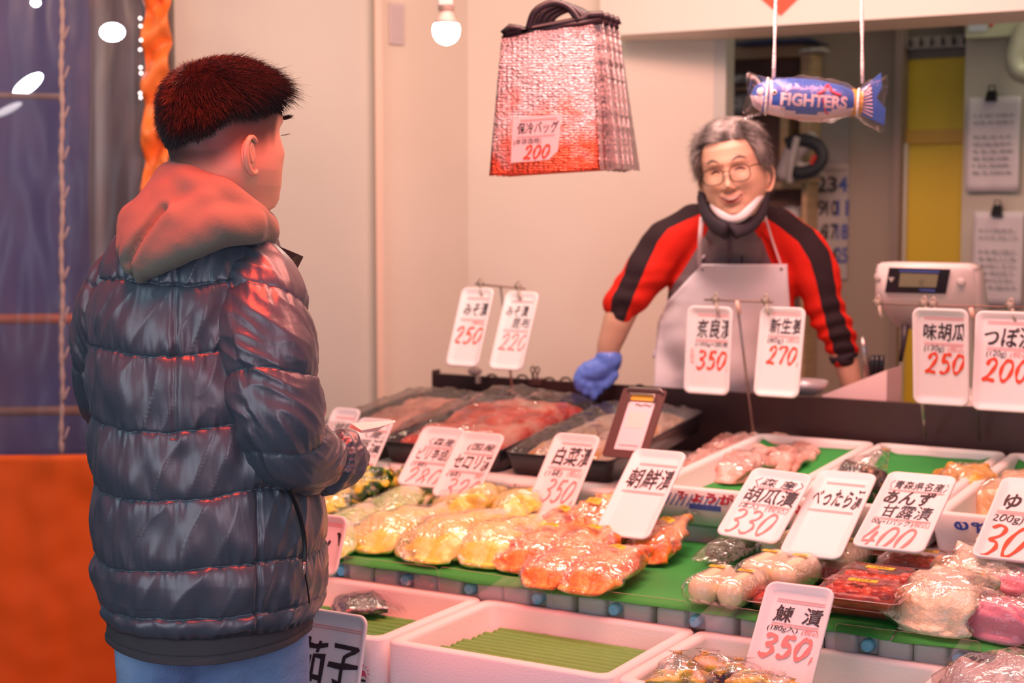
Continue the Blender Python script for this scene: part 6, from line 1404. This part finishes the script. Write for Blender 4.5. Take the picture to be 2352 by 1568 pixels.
# glasses
gl=MB(); lens=[]
for s in (-1,1):
    P=[]
    for k in range(28):
        a=2*math.pi*k/28; c,q_=math.cos(a),math.sin(a); P.append((s*(.0335+.0255*math.copysign(abs(c)**.75,c)),.108-.10*abs(.0335+.0255*c)**1.0*.22,.003+.0185*math.copysign(abs(q_)**.75,q_)-(.004 if q_<0 else 0)))
    P.append(P[0]); gl.tube([k2(p) for p in P],[.0015]*len(P),6); lens.append([k2(p) for p in P[:-1]])
    gl.tube([k2(p) for p in ((s*.059,.094,.012),(s*.070,.085,.014),(s*.079,.03,.010),(s*.079,-.01,.008))],.0017,6)
gl.tube([k2(p) for p in smoothpath([(-.009,.107,.008),(0,.111,.011),(.009,.107,.008)],4)],.0012,6)
g=mesh('glasses',lk(gl.V),gl.F,mat('glasses_frame',(.06,.035,.025),.3,metal=.5),keep)
lm=MB()
for P in lens: lm.add([tuple(p) for p in P],[tuple(range(len(P)))])
mesh('lenses',lk(lm.V),lm.F,film('lens_glass',(.97,.95,.94),.05,.03,0),g,False)
# mask under the chin
V=[];n=36
for i in range(n+1):
    a=math.pi*(-.02+1.04*i/n); c,s_=math.cos(a),math.sin(a)
    for (r,z,dy) in ((.062,-.098,0),(.066,-.106,0),(.068,-.118,-.002),(.064,-.128,-.008)):
        up_=.048*abs(c)**2.2; V.append((r*c*1.02,.012+r*1.18*s_**.8 if s_>0 else .012,z+up_+(.006*s_)))
Fc=[(4*i+k,4*i+k+1,4*i+k+5,4*i+k+4) for i in range(n) for k in range(3)]
mk=mesh('chin_mask',lk([k2(v) for v in V]),Fc,mat('mask_white',(.86,.74,.76),.7),keep); sd=mk.modifiers.new('t','SOLIDIFY'); sd.thickness=.0015
for s in (-1,1):
    mb=MB(); mb.tube([k2(p) for p in smoothpath([(s*.066,.020,-.066),(s*.076,.008,-.04),(s*.082,-.004,-.005),(s*.083,-.016,.012),(s*.078,-.026,.0)],5)],.0014,6); mesh('ear_loop',lk(mb.V),mb.F,mat('mask_white',(.86,.74,.76),.7),mk)
# grey hair
M_gh=mat('grey_hair',(.12,.095,.09),.5,ramp=[(.32,(.07,.055,.052)),(.48,(.20,.17,.16)),(.62,(.42,.37,.35))],rscale=26,rstretch=(1,1,.5))
def khl(x,y):  # hairline height for the keeper
    ax=abs(x)
    if y>.03: return .083-.030*sstep(.045,.070,ax)-.045*sstep(.062,.076,ax)
    return -.002-.05*sstep(.0,-.05,y)+.03*sstep(-.0,.03,y)
NK=normals(VK,Fc0:=headmesh(1.0,240,190,.11,1.0,-.135)[1]); q=np.array([f for f in Fc0 if len(f)==4]); cen=VK[q].mean(1); ar=np.linalg.norm(np.cross(VK[q[:,2]]-VK[q[:,0]],VK[q[:,3]]-VK[q[:,1]]),axis=1)
ok=np.array([c[2]>khl(c[0],c[1]) and c[2]>-.07 for c in cen]); idx=np.where(ok)[0]; pr=ar[idx]/ar[idx].sum(); roots=[];dirs=[];lens=[]
for i in rng.choice(idx,9000,p=pr):
    f4=q[i]; p=VK[f4].mean(0)+rng.normal(0,.0012,3); n=NK[f4].mean(0); n/=np.linalg.norm(n)+1e-9
    d=np.array([np.sign(p[0]+.02)*.9,-.5,-.15])+np.array([0,.5*(p[1]>.03),.35*(p[1]>.03)]); d=d-n*np.dot(d,n)*.8+n*.45; 
    if abs(p[0])>.055: d=np.array([0,-.6,-.7])-n*np.dot(np.array([0,-.6,-.7]),n)+n*.45
    d+=rng.normal(0,.18,3); roots.append(np.array(k2(p+n*.004))); dirs.append(np.array(KH@Vector(d))); lens.append(rng.uniform(.020,.034))
V,Fh=hairmesh(roots,dirs,lens,.0010,3,.3); hm=MB(); hm.add([tuple(v) for v in V],Fh); cap=[];cf=[];remap={}
for i in idx:
    fa=[]
    for j in q[i]:
        j=int(j)
        if j not in remap: remap[j]=len(cap); k=sstep(khl(VK[j][0],VK[j][1])-.002,khl(VK[j][0],VK[j][1])+.03,VK[j][2]); cap.append(k2(VK[j]+NK[j]*(.001+.014*k+.004*ns(*(VK[j]*30))*k)))
        fa.append(remap[j])
    cf.append(fa)
hm.add(cap,cf); mesh('hair',lk(hm.V),hm.F,M_gh,keep)

# jacket
ch=[[(*kp(1650,520,3.80),.045),(*kp(1715,516,3.80),.045)],[(*kp(1685,528,3.77),.045),(*kp(1685,580,3.86),.075)],[(*kp(1690,500,3.90),.060),(*kp(1688,560,3.93),.100),(*kp(1680,640,3.99),.118),(*kp(1672,740,4.06),.120),(*kp(1668,860,4.14),.120),(*kp(1665,960,4.20),.120)],
    [(*kp(1640,560,3.93),.075),(*kp(1610,650,4.00),.085),(*kp(1600,760,4.08),.085)],[(*kp(1735,560,3.93),.075),(*kp(1755,650,4.00),.085),(*kp(1750,780,4.08),.085)],
    [(*kp(1655,500,3.90),.040),(*kp(1590,518,3.92),.056),(*kp(1535,558,3.94),.066),(*kp(1490,620,3.95),.062),(*kp(1452,668,3.965),.054),(*kp(1424,712,3.975),.046)],
    [(*kp(1730,500,3.90),.040),(*kp(1785,525,3.92),.056),(*kp(1838,575,3.93),.064),(*kp(1876,640,3.92),.060),(*kp(1902,715,3.92),.050),(*kp(1932,790,3.92),.040),(*kp(1938,812,3.92),.036)]]
V,Fc=blob(ch,.0055,14); V=np.array(V); N_=normals(V,Fc)
armL=[(1590,518),(1535,558),(1490,620),(1452,668),(1424,712)]; armR=[(1785,525),(1838,575),(1876,640),(1902,715),(1932,790)]
stL=[(1622,462),(1570,482),(1520,508),(1490,545),(1472,585),(1455,625),(1432,680),(1418,722)]; stR=[(1765,480),(1800,502),(1850,540),(1880,590),(1895,640),(1908,700),(1925,760),(1942,815)]
def world(x,y): return kp(x,y,3.93)[[0,2]]
WLs=[world(*p) for p in stL]; WRs=[world(*p) for p in stR]
def pd(p,Q): return min(segd(p,a,b) for a,b in zip(Q[:-1],Q[1:]))
gray=[world(*p) for p in ((1640,500),(1608,560),(1570,620),(1530,680),(1528,760),(1540,900),(1800,900),(1805,700),(1770,600),(1752,560),(1722,510),(1680,540))]
def sdpoly(p,Q):
    d=1e9; ins=False; n=len(Q)
    for i in range(n):
        a,b=Q[i],Q[(i+1)%n]; d=min(d,segd(p,a,b))
        if (a[1]>p[1])!=(b[1]>p[1]) and p[0]<(b[0]-a[0])*(p[1]-a[1])/(b[1]-a[1])+a[0]: ins=not ins
    return d if ins else -d
at1=[];at2=[]
for i,(v,nn) in enumerate(zip(V,N_)):
    scale=YW/v[1]; p=np.array([v[0]*scale,CAMH+(v[2]-CAMH)*scale]); ds=min(pd(p,WLs),pd(p,WRs)); at1.append(.0235-ds if nn[1]<.85 else -.05); at2.append(sdpoly(p,gray) if nn[1]<.5 else -.05)
    da=min(pd(p,[world(*q_) for q_ in armL]),pd(p,[world(*q_) for q_ in armR]))
    low=sstep(1.38,1.22,v[2]); k=.010*ns(v[0]*9+v[2]*4,v[1]*9,v[2]*16)+.0038*low*math.sin(v[2]*120+9*ns(v[0]*7,v[1]*7,v[2]*6))
    V[i]=v+nn*k
jk=mesh('track_jacket',lk(V),Fc,None,keep)
for nm,vals in (('stripe',at1),('chest',at2)):
    at=jk.data.attributes.new(nm,'FLOAT','POINT'); at.data.foreach_set('value',vals)
m=bpy.data.materials.new('track_jacket_cloth'); m.use_nodes=True; nt=m.node_tree; b=nt.nodes['Principled BSDF']; b.inputs['Roughness'].default_value=.75; b.inputs['Specular IOR Level'].default_value=.2
L_=nt.links.new; prev=None
for nm,colr in (('chest',(.20,.155,.165,1)),('stripe',(.030,.016,.020,1))):
    at=nt.nodes.new('ShaderNodeAttribute'); at.attribute_name=nm; gt=nt.nodes.new('ShaderNodeMath'); gt.operation='GREATER_THAN'; gt.inputs[1].default_value=0; L_(at.outputs['Fac'],gt.inputs[0])
    mx=nt.nodes.new('ShaderNodeMix'); mx.data_type='RGBA'; L_(gt.outputs[0],mx.inputs[0]); mx.inputs[7].default_value=colr
    if prev is None: mx.inputs[6].default_value=(.72,.022,.010,1)
    else: L_(prev,mx.inputs[6])
    prev=mx.outputs[2]
L_(prev,b.inputs['Base Color']); jk.data.materials.append(m)
# collar
M_col=mat('collar_black_knit',(.022,.014,.022),.8)
for s,P in ((-1,[(1612,452),(1620,486),(1640,515),(1668,532)]),(1,[(1748,440),(1742,482),(1718,515),(1682,532)])):
    Q=[kp(x,y,(3.78-.045*k if s<0 else 3.70-.02*k)) for k,(x,y) in enumerate(P)]; Q=smoothpath(Q,6); mb=MB(); mb.tube(Q,[(.022,.012)]*len(Q),12); mesh('collar',lk(mb.V),mb.F,M_col,jk)
mb=MB(); mb.tube(smoothpath([kp(1612,452,3.88),kp(1640,440,3.96),kp(1690,432,3.98),kp(1735,432,3.95),kp(1752,445,3.88)],6),[(.024,.012)]*25,12); mesh('collar',lk(mb.V),mb.F,M_col,jk)
def torY(x,y):
    p=kp(x,y,3.9); d=(V[:,0]-p[0])**2+((V[:,2]-p[2])*1.0)**2; m_=d<.0004; return float(V[m_,1].min()) if m_.any() else 4.02
mb=MB(); Q=[kq(1675,y,torY(1675,y)-.003) for y in (532,560,590,615)]; mb.tube(Q,.0035,6); mesh('zip',lk(mb.V),mb.F,mat('zip_dark',(.10,.06,.08),.4),jk)
mb=MB(); Q=[kq(1704,y,torY(1704,y)-.002) for y in (588,604)]; mb.tube(Q,.002,6); mesh('chest_logo_tab',lk(mb.V),mb.F,M_col,jk)
# cuffs
mb=MB(); c=kp(1938,818,3.92); d=Vector(kp(1938,818,3.92)-kp(1925,780,3.92)).normalized(); mb.tube([Vector(c)-d*.008,Vector(c)+d*.008],[.0375,.036],20); mesh('cuff',lk(mb.V),mb.F,M_col,jk)
# apron
rowsA=[(606,1610,1806),(640,1580,1808),(690,1535,1812),(740,1512,1815),(800,1505,1815),(880,1502,1815),(960,1500,1820)]
Va=[];Fa=[];n=44;m_=60
for i in range(m_+1):
    y=606+(960-606)*i/m_; xl,xr=interp(rowsA,y)
    for j in range(n+1):
        x=xl+(xr-xl)*j/n; base=3.93+.10*sstep(600,900,y); e=((x-(xl+xr)/2)/((xr-xl)/2)); Yq=min(base+.07*abs(e)**2.5,9)
        ty=torY(x,y)-.016; Yq=min(Yq,ty) if ty<4.3 else Yq
        P_=kq(x,y,Yq); P_[1]+=.006*ns(x*.02,y*.012,2)+.004*math.exp(-((x-1742)/6)**2)*0-.005*abs(ns(x*.012+y*.02,y*.01,7)); Va.append(P_)
for i in range(m_):
    for j in range(n): k=i*(n+1)+j; Fa.append((k,k+1,k+n+2,k+n+1))
# soften
Va=np.array(Va); G=Va.reshape(m_+1,n+1,3)
for _ in range(10): G[1:-1,1:-1,1]=(G[:-2,1:-1,1]+G[2:,1:-1,1]+G[1:-1,:-2,1]+G[1:-1,2:,1])/4
for _ in range(3): G[1:-1,0,1]=(G[:-2,0,1]+G[2:,0,1])/2; G[1:-1,-1,1]=(G[:-2,-1,1]+G[2:,-1,1])/2
G[:,:,1]-=.006
M_apr=mat('apron_white',(.90,.85,.88),.55,spec=.3,bump=.1,bscale=14)
ap=mesh('apron',lk(G.reshape(-1,3)),Fa,M_apr,keep); sd=ap.modifiers.new('t','SOLIDIFY'); sd.thickness=.002
for P in (((1612,498),(1608,550),(1607,612)),((1755,486),(1772,545),(1796,614))):
    Q=smoothpath([kq(x,y,min(torY(x,y)-.012,4.0)) for x,y in P],6); mb=MB(); mb.tube(Q,[(.0055,.002)]*len(Q),8); mesh('apron_strap',lk(mb.V),mb.F,mat('strap_pink',(.86,.66,.68),.6),ap)
mb=MB(); mb.tube([kp(1608,600,3.86),kp(1616,590,3.85),kp(1622,583,3.85)],.003,6); mesh('strap_end',lk(mb.V),mb.F,mat('strap_pink',(.86,.66,.68),.6),ap)
for x,y in ((1609,622),(1793,622)):
    i=int((y-606)/354*m_); xl,xr=interp(rowsA,y); j=int(round((x-xl)/(xr-xl)*n)); j=max(1,min(n-1,j)); p=G[i,j]; Vv,Ff=ell((p[0],p[1]-.002,p[2]),(.004,.002,.004)); mesh('eyelet',lk(Vv),Ff,mat('eyelet_dark',(.12,.08,.09),.4),ap)
mb=MB(); mb.tube(smoothpath([kp(1500,812,4.02),kp(1560,822,4.0),kp(1640,838,3.99),kp(1690,842,3.99),kp(1730,835,3.99)],6),[(.010,.003)]*25,8); mesh('waist_tie',lk(mb.V),mb.F,M_apr,ap)
mb=MB(); mb.tube(smoothpath([kp(1700,842,3.985),kp(1692,870,3.98),kp(1678,895,3.98)],5),[(.008,.003)]*11,8); mesh('waist_tie',lk(mb.V),mb.F,M_apr,ap)
# trousers
V_,F_=blob([[(*kp(1640,900,4.2),.10),(kp(1640,900,4.2)[0],KB,.5,.085),(kp(1640,900,4.2)[0],KB,.08,.07)],[(*kp(1700,900,4.2),.10),(kp(1700,900,4.2)[0],KB,.5,.085),(kp(1700,900,4.2)[0],KB,.08,.07)]],.012,6); mesh('trousers',lk(V_),F_,mat('trouser_black',(.02,.02,.025),.8),keep)
# blue glove on the board
YG=4.0
def G_(x,y,d=0): return tuple(kp(x,y,YG+d))
gl=[[(*G_(1398,826),.036),(*G_(1392,838),.034),(*G_(1370,852,-.01),.030)],[(*G_(1392,838),.030),(*G_(1352,850,-.01),.024)],[(*G_(1370,852,-.01),.030),(*G_(1345,858,-.015),.022)],
    [(*G_(1336,850,-.02),.0135),(*G_(1326,872,-.032),.0125),(*G_(1331,892,-.030),.0105)],
    [(*G_(1348,856,-.02),.0138),(*G_(1339,880,-.036),.0128),(*G_(1345,902,-.034),.0105)],
    [(*G_(1361,858,-.02),.0138),(*G_(1355,886,-.038),.0128),(*G_(1364,912,-.038),.0105)],
    [(*G_(1375,858,-.018),.0130),(*G_(1372,880,-.034),.0118),(*G_(1378,898,-.030),.0100)],
    [(*G_(1398,842,-.016),.0155),(*G_(1410,860,-.030),.0138),(*G_(1402,874,-.038),.0125),(*G_(1388,886,-.040),.0115)]]
V_,F_=blob(gl,.0032,5); V_=np.array(V_); N_=normals(V_,F_)
for i,(v,nn) in enumerate(zip(V_,N_)): V_[i]=v+nn*.0016*ns(v[0]*60,v[1]*60,v[2]*60)
mesh('glove',lk(V_),F_,mat('nitrile_blue',(.12,.22,.72),.4,spec=.5),keep)
